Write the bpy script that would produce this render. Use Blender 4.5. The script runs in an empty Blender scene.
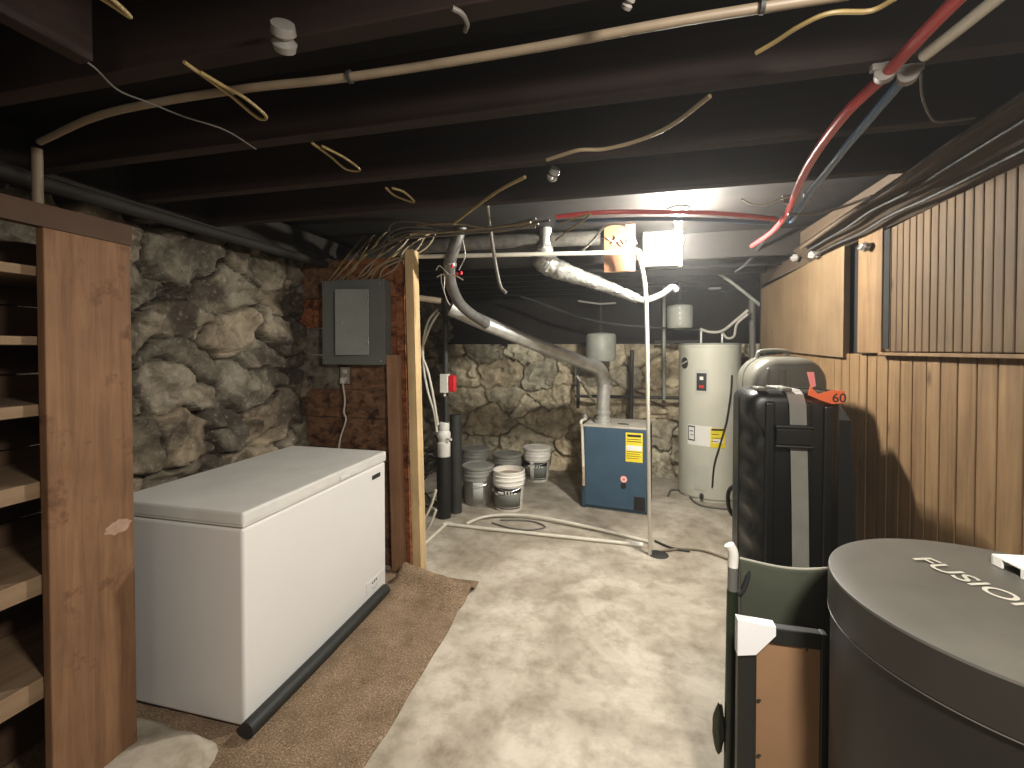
import bpy, bmesh, math, random
import numpy as np
from mathutils import Vector, Matrix, noise
random.seed(7)
sc = bpy.context.scene
COL = sc.collection
PI = math.pi

# ------------------------------------------------------------------ camera
F = 450.0; HOR = 349.0; TH = math.atan(109 / F); EYE = 1.5; PITCH = math.radians(1.0)
PP = HOR + F * math.tan(PITCH)
cam = bpy.data.cameras.new('camera'); camo = bpy.data.objects.new('camera', cam); COL.objects.link(camo)
cam.sensor_width = 36; cam.lens = 36 * F / 1024; cam.shift_y = -(384 - PP) / 1024
cam.clip_start = 0.02; cam.clip_end = 50
camo.location = (0, 0, EYE); camo.rotation_euler = (PI / 2 - PITCH, 0, TH)
sc.camera = camo

def ray(x, y):
    a = (x - 512) / F; b = -(y - PP) / F
    fwd = math.cos(PITCH) + b * math.sin(PITCH); up = -math.sin(PITCH) + b * math.cos(PITCH)
    return Vector((a * math.cos(TH) - fwd * math.sin(TH), a * math.sin(TH) + fwd * math.cos(TH), up))
def at(x, y, X=None, Y=None, h=None):
    """a point of the room measured from the photograph: on the plane X=, Y= or height h="""
    r = ray(x, y)
    t = X / r.x if X is not None else Y / r.y if Y is not None else (h - EYE) / r.z
    return Vector((r.x * t, r.y * t, EYE + r.z * t))

# ------------------------------------------------------------------ materials
def mk(name, rough=0.6, metal=0.0, spec=0.5):
    m = bpy.data.materials.new(name); m.use_nodes = True
    nt = m.node_tree; b = nt.nodes['Principled BSDF']
    b.inputs['Roughness'].default_value = rough; b.inputs['Metallic'].default_value = metal
    b.inputs['Specular IOR Level'].default_value = spec
    return m, nt, b
def node(nt, t, **k):
    n = nt.nodes.new(t)
    for a, v in k.items(): setattr(n, a, v)
    return n
def ramp(nt, src, stops):
    r = node(nt, 'ShaderNodeValToRGB')
    e = r.color_ramp.elements
    while len(e) < len(stops): e.new(0.5)
    for i, (p, c) in enumerate(stops): e[i].position = p; e[i].color = (*c, 1)
    nt.links.new(src, r.inputs[0]); return r.outputs[0]
def coords(nt, scale=(1, 1, 1), rot=(0, 0, 0)):
    tc = node(nt, 'ShaderNodeTexCoord'); mp = node(nt, 'ShaderNodeMapping')
    mp.inputs['Scale'].default_value = scale; mp.inputs['Rotation'].default_value = rot
    nt.links.new(tc.outputs['Object'], mp.inputs[0]); return mp.outputs[0]
def noi(nt, vec, scale, detail=6, rough=0.6, dist=0.0):
    n = node(nt, 'ShaderNodeTexNoise'); n.inputs['Scale'].default_value = scale
    n.inputs['Detail'].default_value = detail; n.inputs['Roughness'].default_value = rough
    n.inputs['Distortion'].default_value = dist
    nt.links.new(vec, n.inputs['Vector']); return n.outputs['Fac']
def bump(nt, b, src, strength=0.3, dist=0.01):
    n = node(nt, 'ShaderNodeBump'); n.inputs['Strength'].default_value = strength
    n.inputs['Distance'].default_value = dist
    nt.links.new(src, n.inputs['Height']); nt.links.new(n.outputs[0], b.inputs['Normal'])
def mixc(nt, fac, a, c, mode='MIX'):
    n = node(nt, 'ShaderNodeMix', data_type='RGBA', blend_type=mode)
    for s, v in ((n.inputs[0], fac), (n.inputs[6], a), (n.inputs[7], c)):
        if hasattr(v, 'links') or hasattr(v, 'node'): nt.links.new(v, s)
        elif isinstance(v, (int, float)): s.default_value = v
        else: s.default_value = (*v, 1)
    return n.outputs[2]
def plain(name, col, rough=0.5, metal=0.0, var=0.12, scale=9, b_=0.0, spec=0.5, bs=60):
    """one colour with slight mottling"""
    m, nt, b = mk(name, rough, metal, spec)
    v = coords(nt); n = noi(nt, v, scale, 5)
    lo = tuple(c * (1 - var) for c in col); hi = tuple(min(1, c * (1 + var)) for c in col)
    nt.links.new(ramp(nt, n, [(0.3, lo), (0.7, hi)]), b.inputs['Base Color'])
    if b_: bump(nt, b, noi(nt, v, bs, 4), b_, 0.004)
    return m
def wood(name, light, dark, axis=2, scale=14, stretch=0.08, rough=0.75, knots=True, stain=None):
    m, nt, b = mk(name, rough, 0, 0.3)
    s = [1, 1, 1]; s[axis] = stretch
    v = coords(nt, tuple(s))
    g = noi(nt, v, scale, 8, 0.65, 0.6)
    c = ramp(nt, g, [(0.25, dark), (0.5, tuple((a + d) / 2 for a, d in zip(light, dark))), (0.75, light)])
    big = noi(nt, coords(nt), 2.5, 5, 0.6)
    c = mixc(nt, ramp(nt, big, [(0.35, (0.75,) * 3), (0.65, (1,) * 3)]), (0, 0, 0), c) if False else mixc(nt, 1.0, c, ramp(nt, big, [(0.3, (0.68, 0.66, 0.64)), (0.65, (1, 1, 1))]), 'MULTIPLY')
    if knots:
        vo = node(nt, 'ShaderNodeTexVoronoi'); vo.inputs['Scale'].default_value = 5
        s2 = [1, 1, 1]; s2[axis] = 0.45
        nt.links.new(coords(nt, tuple(s2)), vo.inputs['Vector'])
        c = mixc(nt, ramp(nt, vo.outputs['Distance'], [(0.03, (1, 1, 1)), (0.10, (0, 0, 0))]), c, tuple(d * 0.45 for d in dark))
    if stain: 
        c = mixc(nt, ramp(nt, noi(nt, coords(nt), 5, 7, 0.7), [(0.56, (0, 0, 0)), (0.66, (1, 1, 1))]), c, stain)
    nt.links.new(c, b.inputs['Base Color'])
    bump(nt, b, g, 0.35, 0.004)
    return m

M = {}
# stone: colour comes from a per-stone tint on the mesh, broken up with noise
def stone_mat():
    m, nt, b = mk('rubble_stone', 0.85, 0, 0.25)
    a = node(nt, 'ShaderNodeAttribute'); a.attribute_name = 'tint'
    v = coords(nt)
    n1 = noi(nt, v, 7, 10, 0.72, 0.8); n2 = noi(nt, v, 32, 8, 0.7); n3 = noi(nt, v, 2.6, 6, 0.6, 0.5)
    c = mixc(nt, 1.0, a.outputs['Color'], ramp(nt, n1, [(0.3, (0.28, 0.25, 0.21)), (0.47, (0.8, 0.77, 0.7)), (0.68, (1.3, 1.28, 1.2))]), 'MULTIPLY')
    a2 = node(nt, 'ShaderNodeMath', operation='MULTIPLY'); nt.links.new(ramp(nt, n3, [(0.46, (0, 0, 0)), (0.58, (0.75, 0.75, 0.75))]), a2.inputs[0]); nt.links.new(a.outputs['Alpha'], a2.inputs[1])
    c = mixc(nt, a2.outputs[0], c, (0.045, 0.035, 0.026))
    c = mixc(nt, ramp(nt, n2, [(0.56, (0, 0, 0)), (0.72, (0.45, 0.45, 0.45))]), c, (0.52, 0.48, 0.40))
    nt.links.new(c, b.inputs['Base Color'])
    bump(nt, b, n1, 0.9, 0.03)
    return m
M['stone'] = stone_mat()
def concrete():
    m, nt, b = mk('stained_concrete', 0.62, 0, 0.4)
    v = coords(nt)
    n1 = noi(nt, v, 1.3, 9, 0.62, 0.6); n2 = noi(nt, v, 7, 9, 0.7); n3 = noi(nt, v, 90, 4, 0.7); n4 = noi(nt, v, 30, 6, 0.8)
    c = ramp(nt, n1, [(0.30, (0.24, 0.20, 0.15)), (0.48, (0.40, 0.355, 0.285)), (0.62, (0.55, 0.50, 0.42))])
    c = mixc(nt, 1.0, c, ramp(nt, n2, [(0.32, (0.60, 0.57, 0.52)), (0.56, (1, 1, 1))]), 'MULTIPLY')
    c = mixc(nt, ramp(nt, n4, [(0.66, (0, 0, 0)), (0.71, (1, 1, 1))]), c, (0.72, 0.69, 0.62))
    nt.links.new(c, b.inputs['Base Color'])
    nt.links.new(ramp(nt, n2, [(0.3, (0.42,) * 3), (0.7, (0.78,) * 3)]), b.inputs['Roughness'])
    bump(nt, b, n3, 0.12, 0.004)
    return m
M['concrete'] = concrete()
def carpet():
    m, nt, b = mk('brown_carpet', 0.95, 0, 0.1)
    v = coords(nt)
    n1 = noi(nt, v, 130, 4, 0.8); n2 = noi(nt, v, 6, 7, 0.7); n3 = noi(nt, v, 55, 3, 0.7)
    c = ramp(nt, n1, [(0.3, (0.12, 0.078, 0.045)), (0.52, (0.34, 0.24, 0.155)), (0.72, (0.66, 0.52, 0.37))])
    c = mixc(nt, 1.0, c, ramp(nt, n2, [(0.3, (0.55, 0.52, 0.5)), (0.65, (1, 1, 1))]), 'MULTIPLY')
    c = mixc(nt, ramp(nt, n3, [(0.70, (0, 0, 0)), (0.74, (1, 1, 1))]), c, (0.72, 0.64, 0.52))
    nt.links.new(c, b.inputs['Base Color']); bump(nt, b, n1, 0.9, 0.012)
    return m
M['carpet'] = carpet()
def osb(name, c1, c2, c3):
    m, nt, b = mk(name, 0.8, 0, 0.2)
    vo = node(nt, 'ShaderNodeTexVoronoi'); vo.inputs['Scale'].default_value = 22; vo.inputs['Randomness'].default_value = 1
    nt.links.new(coords(nt, (1, 1, 1.8)), vo.inputs['Vector'])
    sx = node(nt, 'ShaderNodeSeparateColor'); nt.links.new(vo.outputs['Color'], sx.inputs[0])
    c = ramp(nt, sx.outputs[0], [(0.1, c1), (0.5, c2), (0.9, c3)])
    c = mixc(nt, 1.0, c, ramp(nt, noi(nt, coords(nt), 9, 7, 0.7), [(0.38, (0.25, 0.2, 0.18)), (0.5, (1, 1, 1))]), 'MULTIPLY')
    nt.links.new(c, b.inputs['Base Color']); bump(nt, b, sx.outputs[1], 0.2, 0.003)
    return m
M['board_red'] = osb('red_stained_board', (0.17, 0.055, 0.022), (0.24, 0.085, 0.034), (0.30, 0.12, 0.05))
M['board_brown'] = osb('brown_board', (0.10, 0.05, 0.028), (0.15, 0.078, 0.042), (0.19, 0.10, 0.055))
M['board_grey'] = osb('grey_board', (0.12, 0.10, 0.08), (0.15, 0.13, 0.105), (0.18, 0.16, 0.13))
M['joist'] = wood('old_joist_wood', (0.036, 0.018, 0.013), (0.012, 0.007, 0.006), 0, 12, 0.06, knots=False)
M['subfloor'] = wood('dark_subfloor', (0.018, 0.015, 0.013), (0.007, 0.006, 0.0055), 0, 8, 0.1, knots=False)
M['sill'] = wood('dark_sill', (0.020, 0.016, 0.013), (0.009, 0.0075, 0.006), 1, 8, 0.1, knots=False)
M['plank'] = wood('worn_plank', (0.26, 0.145, 0.075), (0.115, 0.055, 0.027), 2, 30, 0.07, stain=(0.085, 0.038, 0.018))
M['shelf'] = wood('shelf_board', (0.26, 0.18, 0.11), (0.15, 0.095, 0.055), 1, 14, 0.06, knots=False)
M['shelf_back'] = wood('shelf_back_board', (0.10, 0.055, 0.032), (0.05, 0.027, 0.017), 1, 10, 0.08)
M['stud_new'] = wood('pale_stud', (0.70, 0.53, 0.30), (0.48, 0.33, 0.16), 2, 20, 0.04)
M['stud_old'] = wood('brown_stud', (0.40, 0.23, 0.13), (0.22, 0.11, 0.06), 2, 20, 0.05)
M['plywood'] = wood('plywood_sheet', (0.19, 0.13, 0.072), (0.115, 0.072, 0.036), 2, 9, 0.10)
M['bead'] = wood('beadboard', (0.155, 0.098, 0.048), (0.070, 0.040, 0.018), 2, 26, 0.05)
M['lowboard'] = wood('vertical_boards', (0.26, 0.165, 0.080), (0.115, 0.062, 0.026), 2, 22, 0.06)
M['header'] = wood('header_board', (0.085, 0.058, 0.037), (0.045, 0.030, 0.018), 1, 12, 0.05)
M['gap_shade'] = plain('shade_black', (0.003, 0.0025, 0.002), 0.9)  # near-black colour standing for the shade in the wall's gaps
M['white_enamel'] = plain('white_enamel', (0.64, 0.63, 0.61), 0.32, var=0.02, scale=3)
M['lid_enamel'] = plain('worn_white_lid', (0.56, 0.55, 0.52), 0.4, var=0.08, scale=7)
M['gasket'] = plain('grey_gasket', (0.35, 0.35, 0.33), 0.7)
M['foam_black'] = plain('black_foam_rubber', (0.012, 0.013, 0.012), 0.6, b_=0.2)
M['black'] = plain('black_plastic', (0.012, 0.012, 0.012), 0.4)
M['soft_black'] = plain('black_fabric', (0.009, 0.009, 0.009), 0.85, b_=0.4, bs=200)
M['panel_grey'] = plain('grey_steel_box', (0.125, 0.135, 0.125), 0.45, var=0.08)
M['panel_door'] = plain('grey_steel_door', (0.22, 0.235, 0.22), 0.38, var=0.08)
M['steel'] = plain('bright_steel', (0.62, 0.62, 0.60), 0.3, 1.0)
M['flue'] = plain('galvanised_flue', (0.50, 0.50, 0.47), 0.42, 0.6, var=0.2, scale=12)
M['flue_dark'] = plain('dark_metal_flue', (0.17, 0.165, 0.155), 0.5, 0.6, var=0.3, scale=14)  # darker metal tone for the upper flue pipe
M['foil'] = plain('crinkled_foil', (0.36, 0.36, 0.335), 0.32, 0.55, var=0.12, scale=30, b_=1.0, bs=45)
M['pvc'] = plain('white_pvc', (0.60, 0.57, 0.48), 0.4, var=0.06)
M['pvc_dirty'] = plain('beige_pvc', (0.20, 0.155, 0.105), 0.5, var=0.15)
M['iron'] = plain('black_iron_pipe', (0.035, 0.035, 0.033), 0.6, 0.2, var=0.3, b_=0.5)
M['wrap'] = plain('pipe_wrap', (0.06, 0.055, 0.045), 0.85, var=0.45, scale=25, b_=0.9)
M['red_pipe'] = plain('red_pex', (0.50, 0.055, 0.055), 0.28, var=0.06)
M['blue_pipe'] = plain('blue_pex', (0.07, 0.15, 0.28), 0.28, var=0.06)
M['clamp'] = plain('grey_clamp', (0.25, 0.23, 0.21), 0.6)
M['cable_tan'] = plain('tan_cable', (0.26, 0.20, 0.12), 0.55)
M['cable_yellow'] = plain('yellow_cable', (0.25, 0.18, 0.065), 0.5)
M['cable_white'] = plain('white_cable', (0.50, 0.47, 0.41), 0.5)
M['cable_grey'] = plain('grey_cable', (0.12, 0.11, 0.095), 0.6)
M['red'] = plain('red_plastic', (0.62, 0.02, 0.03), 0.4)
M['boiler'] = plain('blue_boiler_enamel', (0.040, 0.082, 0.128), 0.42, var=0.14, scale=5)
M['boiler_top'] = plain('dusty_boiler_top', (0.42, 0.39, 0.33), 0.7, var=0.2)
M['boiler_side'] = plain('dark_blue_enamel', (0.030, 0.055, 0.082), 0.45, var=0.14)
M['yellow'] = plain('yellow_label', (0.83, 0.66, 0.03), 0.6)
M['ink'] = plain('black_ink', (0.02, 0.02, 0.02), 0.6)
M['paper'] = plain('white_paper', (0.80, 0.79, 0.74), 0.7, var=0.04)
M['pink'] = plain('pink_badge', (0.75, 0.22, 0.18), 0.5)
M['heater'] = plain('light_grey_heater', (0.56, 0.55, 0.46), 0.42, var=0.05, scale=3)
M['heater_panel'] = plain('grey_cover', (0.50, 0.50, 0.44), 0.45, var=0.04)
M['tank'] = plain('grey_tank', (0.30, 0.31, 0.27), 0.5, var=0.15)
M['bucket_white'] = plain('white_bucket', (0.80, 0.77, 0.70), 0.45, var=0.10, scale=14)
M['bucket_grey'] = plain('grey_bucket', (0.25, 0.25, 0.225), 0.5, var=0.15, scale=10)
M['bucket_clear'] = plain('pale_grey_strip', (0.45, 0.46, 0.43), 0.45, var=0.1)
M['label_grey'] = plain('grey_label', (0.20, 0.21, 0.19), 0.6)
M['paint'] = plain('dried_plaster', (0.42, 0.33, 0.24), 0.85, var=0.3, scale=25, b_=0.6)
M['case_black'] = plain('black_hard_case', (0.007, 0.0075, 0.007), 0.36, var=0.25, scale=6, b_=0.12, bs=160)
M['case_grey'] = plain('grey_hard_case', (0.10, 0.096, 0.078), 0.42, var=0.15, scale=5, b_=0.1, bs=140)
M['strap'] = plain('grey_webbing', (0.22, 0.22, 0.195), 0.75, var=0.12, b_=0.4, bs=300)
M['orange_tag'] = plain('orange_tag', (0.85, 0.16, 0.05), 0.5)
M['pink_tag'] = plain('pink_tag', (0.85, 0.25, 0.25), 0.5)
M['canvas'] = plain('green_canvas', (0.050, 0.056, 0.038), 0.85, var=0.2, scale=5, b_=0.35, bs=220)
M['canvas_edge'] = plain('pale_hem', (0.30, 0.29, 0.23), 0.8)
M['tube_green'] = plain('dark_green_tube', (0.016, 0.026, 0.014), 0.4, 0.2)
M['tube_grey'] = plain('grey_tube', (0.18, 0.18, 0.17), 0.4, 0.4)
M['cap'] = plain('white_cap', (0.70, 0.69, 0.64), 0.5)
M['kraft'] = plain('brown_backing', (0.27, 0.155, 0.08), 0.75, var=0.05)
M['frame_black'] = plain('black_frame', (0.013, 0.013, 0.011), 0.5)
M['foam_white'] = plain('white_corner', (0.78, 0.78, 0.80), 0.6, var=0.02)
M['drum_top'] = plain('dusty_black_lid', (0.075, 0.071, 0.060), 0.46, var=0.22, scale=4, b_=0.06, bs=90)
M['drum_side'] = plain('dark_drum_wall', (0.010, 0.0085, 0.0065), 0.5, var=0.1)
M['skirt_shaded'] = plain('shaded_lid_skirt', (0.022, 0.020, 0.016), 0.45, var=0.1)  # undusted lid side, darkened in colour for the shade it lies in
M['dab'] = plain('old_pale_paint', (0.30, 0.20, 0.135), 0.7, var=0.2, scale=40)
M['letters'] = plain('pale_lettering', (0.42, 0.40, 0.34), 0.5)
M['porcelain'] = plain('porcelain', (0.45, 0.44, 0.40), 0.25)
M['glass_white'] = plain('grey_porcelain', (0.20, 0.19, 0.175), 0.2)
M['orange_wood'] = plain('orange_board', (0.22, 0.10, 0.045), 0.7, var=0.12)
M['panel_white'] = plain('white_board', (0.17, 0.17, 0.155), 0.6, var=0.05)
M['bulb'] = None
m, nt, b = mk('lit_bulb'); b.inputs['Base Color'].default_value = (1, 1, 1, 1)
b.inputs['Emission Color'].default_value = (1.0, 0.90, 0.74, 1); b.inputs['Emission Strength'].default_value = 40
M['bulb'] = m

# ------------------------------------------------------------------ mesh helpers
class MB:
    def __init__(s): s.v = []; s.f = []; s.mi = []; s.sm = []
    def add(s, vs, fs, mi=0, smooth=False):
        o = len(s.v); s.v += [Vector(p) for p in vs]
        for f in fs: s.f.append(tuple(i + o for i in f)); s.mi.append(mi); s.sm.append(smooth)
        return s
    def from_bm(s, bm, mi=0, smooth=False):
        bm.verts.index_update()
        s.add([v.co.copy() for v in bm.verts], [[v.index for v in f.verts] for f in bm.faces], mi, smooth); bm.free(); return s
    def box(s, a, c, bev=0.0, mi=0, M4=None, seg=2):
        bm = bmesh.new(); bmesh.ops.create_cube(bm, size=1)
        a, c = Vector(a), Vector(c); ctr = (a + c) / 2; d = c - a
        for v in bm.verts: v.co = Vector((v.co.x * d.x, v.co.y * d.y, v.co.z * d.z)) + ctr
        if bev: bmesh.ops.bevel(bm, geom=list(bm.edges), offset=bev, segments=seg, profile=0.5, affect='EDGES')
        if M4: bm.transform(M4)
        return s.from_bm(bm, mi, False)
    def prism(s, pts, vec, mi=0, smooth=False):
        """polygon pts extruded along vec"""
        pts = [Vector(p) for p in pts]; n = len(pts); vec = Vector(vec)
        fs = [tuple(range(n))[::-1], tuple(range(n, 2 * n))] + [(i, (i + 1) % n, n + (i + 1) % n, n + i) for i in range(n)]
        return s.add(pts + [p + vec for p in pts], fs, mi, smooth)
    def tube(s, pts, r, n=10, curve=True, sub=6, mi=0, caps=True, rfun=None, jit=0.0):
        pts = [Vector(p) for p in pts]
        if curve and len(pts) > 2:
            q = []; P = [pts[0] * 2 - pts[1]] + pts + [pts[-1] * 2 - pts[-2]]
            for i in range(1, len(P) - 2):
                for k in range(sub):
                    t = k / sub; a, b_, c, d = P[i - 1:i + 3]
                    q.append(0.5 * ((2 * b_) + (c - a) * t + (2 * a - 5 * b_ + 4 * c - d) * t * t + (3 * b_ - a - 3 * c + d) * t ** 3))
            q.append(pts[-1]); pts = q
        m_ = len(pts); tg = []
        for i in range(m_):
            t = pts[min(i + 1, m_ - 1)] - pts[max(i - 1, 0)]
            tg.append(t.normalized() if t.length > 1e-9 else Vector((0, 0, 1)))
        up = Vector((0, 0, 1)) if abs(tg[0].z) < 0.9 else Vector((1, 0, 0))
        nrm = (up - tg[0] * up.dot(tg[0])).normalized(); V = []; Fs = []
        for i in range(m_):
            nrm = (nrm - tg[i] * nrm.dot(tg[i])).normalized(); bn = tg[i].cross(nrm)
            rr = r if rfun is None else rfun(i / (m_ - 1))
            for k in range(n):
                a = 2 * PI * k / n; V.append(pts[i] + (nrm * math.cos(a) + bn * math.sin(a)) * (rr + (jit * (noise.noise(pts[i] * 26 + Vector((k * .9, 0, 0))) + 0.8 * noise.noise(pts[i] * 60 + Vector((k * 1.7, 5, 0)))) * 1.6 if jit else 0)))
        for i in range(m_ - 1):
            for k in range(n):
                Fs.append((i * n + k, i * n + (k + 1) % n, (i + 1) * n + (k + 1) % n, (i + 1) * n + k))
        s.add(V, Fs, mi, True)
        if caps:
            s.add(V[:n], [tuple(range(n))[::-1]], mi); s.add(V[-n:], [tuple(range(n))], mi)
        return s
    def lathe(s, c, prof, n=40, mi=0, smooth=True, M4=None):
        """profile [(r,z)] turned round a vertical axis at c"""
        V = []; Fs = []; c = Vector(c)
        for r, z in prof:
            for k in range(n):
                a = 2 * PI * k / n; p = Vector((r * math.cos(a), r * math.sin(a), z))
                V.append((M4 @ p if M4 else p) + c)
        for i in range(len(prof) - 1):
            for k in range(n):
                Fs.append((i * n + k, i * n + (k + 1) % n, (i + 1) * n + (k + 1) % n, (i + 1) * n + k))
        if prof[0][0] > 1e-6: Fs.append(tuple(range(n))[::-1])
        if prof[-1][0] > 1e-6: Fs.append(tuple((len(prof) - 1) * n + k for k in range(n)))
        return s.add(V, Fs, mi, smooth)
    def ell(s, c, r, mi=0, sub=3, disp=0.0, seed=0, fr=3.0):
        bm = bmesh.new(); bmesh.ops.create_icosphere(bm, subdivisions=sub, radius=1)
        for v in bm.verts:
            d = 1 + disp * noise.noise(v.co * fr + Vector((seed, 0, 0)))
            v.co = Vector((v.co.x * r[0], v.co.y * r[1], v.co.z * r[2])) * d + Vector(c)
        return s.from_bm(bm, mi, True)
    def build(s, name, mats, parent=None, origin=None, sharp=True):
        me = bpy.data.meshes.new(name)
        xs = [v.x for v in s.v]; ys = [v.y for v in s.v]; zs = [v.z for v in s.v]
        wp = Vector(parent['_w']) if parent is not None else Vector((0, 0, 0))
        o_w = Vector(origin) if origin is not None else Vector(((min(xs) + max(xs)) / 2, (min(ys) + max(ys)) / 2, min(zs)))
        me.from_pydata([v - o_w for v in s.v], [], s.f)
        mats = mats if isinstance(mats, (list, tuple)) else [mats]
        for m_ in mats: me.materials.append(M[m_] if isinstance(m_, str) else m_)
        me.polygons.foreach_set('material_index', s.mi); me.polygons.foreach_set('use_smooth', s.sm)
        bm = bmesh.new(); bm.from_mesh(me); bmesh.ops.remove_doubles(bm, verts=bm.verts, dist=1e-5)
        bmesh.ops.recalc_face_normals(bm, faces=bm.faces); bm.to_mesh(me); bm.free()
        if sharp and any(s.sm):
            me.set_sharp_from_angle(angle=math.radians(40))
        me.update()
        o = bpy.data.objects.new(name, me); COL.objects.link(o)
        o.location = o_w - wp; o['_w'] = tuple(o_w)
        if parent is not None: o.parent = parent
        return o
def tag(o, label, cat, group=None, kind=None):
    o['label'] = label; o['category'] = cat
    if group: o['group'] = group
    if kind: o['kind'] = kind
    return o
def thing(name, label, cat, loc, group=None):
    o = bpy.data.objects.new(name, None); COL.objects.link(o); o.location = loc; o['_w'] = tuple(loc)
    o.empty_display_size = 0.1
    return tag(o, label, cat, group)
def struct(o): o['kind'] = 'structure'; return o
def text_mesh(txt, size, origin, xdir, ydir, ext=0.0006):
    """lettering as geometry, laid on a surface"""
    cu = bpy.data.curves.new('t', 'FONT'); cu.body = txt; cu.size = size; cu.extrude = ext; cu.offset = 0.010 * size
    ob = bpy.data.objects.new('t', cu); COL.objects.link(ob)
    dg = bpy.context.evaluated_depsgraph_get(); me = bpy.data.meshes.new_from_object(ob.evaluated_get(dg))
    xd = Vector(xdir); yd = Vector(ydir); zd = xd.cross(yd).normalized()
    mb = MB(); mb.add([Vector(origin) + xd * v.co.x + yd * v.co.y + zd * v.co.z for v in me.vertices], [tuple(p.vertices) for p in me.polygons])
    bpy.data.objects.remove(ob); bpy.data.curves.remove(cu); bpy.data.meshes.remove(me)
    return mb

# ------------------------------------------------------------------ rubble stone walls
def vnoise(u, v, f, seed):
    """smooth value noise on arrays"""
    rs = np.random.RandomState(seed); G = rs.rand(64, 64)
    x = u * f; y = v * f; xi = np.floor(x).astype(int); yi = np.floor(y).astype(int)
    fx = x - xi; fy = y - yi; fx = fx * fx * (3 - 2 * fx); fy = fy * fy * (3 - 2 * fy)
    g = lambda a, b_: G[a % 64, b_ % 64]
    return (g(xi, yi) * (1 - fx) + g(xi + 1, yi) * fx) * (1 - fy) + (g(xi, yi + 1) * (1 - fx) + g(xi + 1, yi + 1) * fx) * fy - 0.5
def rubble(name, L, Hh, origin, udir, ndir, seed, step=0.014, cw=0.36, ch=0.24, depth=0.075, tint=(0.27, 0.24, 0.19), mort=(0.05, 0.04, 0.03), dark=1.0, facet=0.9):
    rs = np.random.RandomState(seed)
    nu, nv = int(L / step) + 1, int(Hh / step) + 1
    U, V = np.meshgrid(np.linspace(0, L, nu), np.linspace(0, Hh, nv)); U = U.ravel(); V = V.ravel()
    wu = U + 0.16 * vnoise(U, V, 4, seed) + 0.07 * vnoise(U, V, 13, seed + 1)
    wv = V + 0.14 * vnoise(U, V, 4, seed + 2) + 0.05 * vnoise(U, V, 15, seed + 3)
    pts = []; y = -0.1
    while y < Hh + 0.3:
        hgt = ch * rs.uniform(0.55, 1.35); x = -0.4 + rs.rand() * cw
        while x < L + 0.4:
            w = cw * rs.uniform(0.45, 1.6); pts.append((x + w / 2, y + hgt / 2 + rs.uniform(-0.3, 0.3) * hgt, w)); x += w
        y += hgt
    P = np.array(pts); n = len(P)
    d = np.empty((len(U), n))
    for i, (px, py, w) in enumerate(P):
        d[:, i] = np.sqrt(((wu - px) * 0.78) ** 2 + ((wv - py) * 1.25) ** 2) / (0.75 + 0.25 * w / cw)
    idx = np.argpartition(d, 2, axis=1)[:, :2]; dd = np.take_along_axis(d, idx, 1)
    sw = dd[:, 0] > dd[:, 1]; idx[sw] = idx[sw][:, ::-1]; dd.sort(axis=1)
    c = idx[:, 0]; e = dd[:, 1] - dd[:, 0]
    t = np.clip((e - 0.004) / 0.034, 0, 1); t = 1 - (1 - t) ** 2.6
    hs = rs.uniform(0.45, 1.0, n); tu = rs.uniform(-0.30, 0.30, n); tv = rs.uniform(-0.35, 0.35, n)
    du = U - P[c, 0]; dv = V - P[c, 1]
    ridge = np.abs(vnoise(U, V, 9, seed + 5)) * 2
    hgt = depth * t * hs[c] + t * (tu[c] * du + tv[c] * dv) * 0.45 + 0.034 * vnoise(U, V, 7, seed + 4) + 0.026 * ridge * t + 0.016 * vnoise(U, V, 24, seed + 6) + 0.006 * vnoise(U, V, 60, seed + 7)
    fp_ = np.stack([rs.uniform(-0.1, L + 0.1, int(L * Hh * 75)), rs.uniform(-0.1, Hh + 0.1, int(L * Hh * 75))], 1); fn = len(fp_)
    fa_, fb_, fc_ = rs.uniform(-0.42, 0.42, fn), rs.uniform(-0.5, 0.5, fn), rs.uniform(-0.012, 0.012, fn)
    fu = U + 0.05 * vnoise(U, V, 11, seed + 8); fv = (V + 0.04 * vnoise(U, V, 12, seed + 9))
    best = np.full(len(U), 9e9); bi = np.zeros(len(U), int)
    for i in range(fn):
        q = (fu - fp_[i, 0]) ** 2 * 0.7 + (fv - fp_[i, 1]) ** 2 * 1.4; m_ = q < best; best[m_] = q[m_]; bi[m_] = i
    hgt = hgt + t * (fc_[bi] + fa_[bi] * (fu - fp_[bi, 0]) + fb_[bi] * (fv - fp_[bi, 1])) * facet
    hgt = np.clip(hgt, -0.02, depth * 1.5)
    o = Vector(origin); u = Vector(udir); nn = Vector(ndir)
    co = np.array(o)[None] + U[:, None] * np.array(u)[None] + V[:, None] * np.array((0, 0, 1.0))[None] + hgt[:, None] * np.array(nn)[None]
    fs = []
    for j in range(nv - 1):
        a = j * nu
        fs += [(a + i, a + i + 1, a + nu + i + 1, a + nu + i) for i in range(nu - 1)]
    me = bpy.data.meshes.new(name); me.from_pydata(co.tolist(), [], fs)
    if u.cross(Vector((0, 0, 1))).dot(nn) < 0: me.flip_normals()
    me.polygons.foreach_set('use_smooth', [True] * len(fs)); me.materials.append(M['stone'])
    br = rs.uniform(0.55, 1.25, n); hue = rs.uniform(-0.06, 0.06, n)
    ca = me.color_attributes.new('tint', 'FLOAT_COLOR', 'POINT')
    k = t[:, None]
    colr = np.array(tint)[None] * br[c][:, None] * np.stack([1 + hue[c], np.ones(len(c)), 1 - hue[c]], 1)
    mort = np.array(mort)[None]
    colr = colr * k + mort * (1 - k)
    ca.data.foreach_set('color', np.concatenate([colr, np.full((len(c), 1), dark)], 1).astype(np.float32).ravel())
    me.update()
    ob = bpy.data.objects.new(name, me); COL.objects.link(ob); ob['_w'] = (0, 0, 0)
    return struct(ob)

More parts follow.
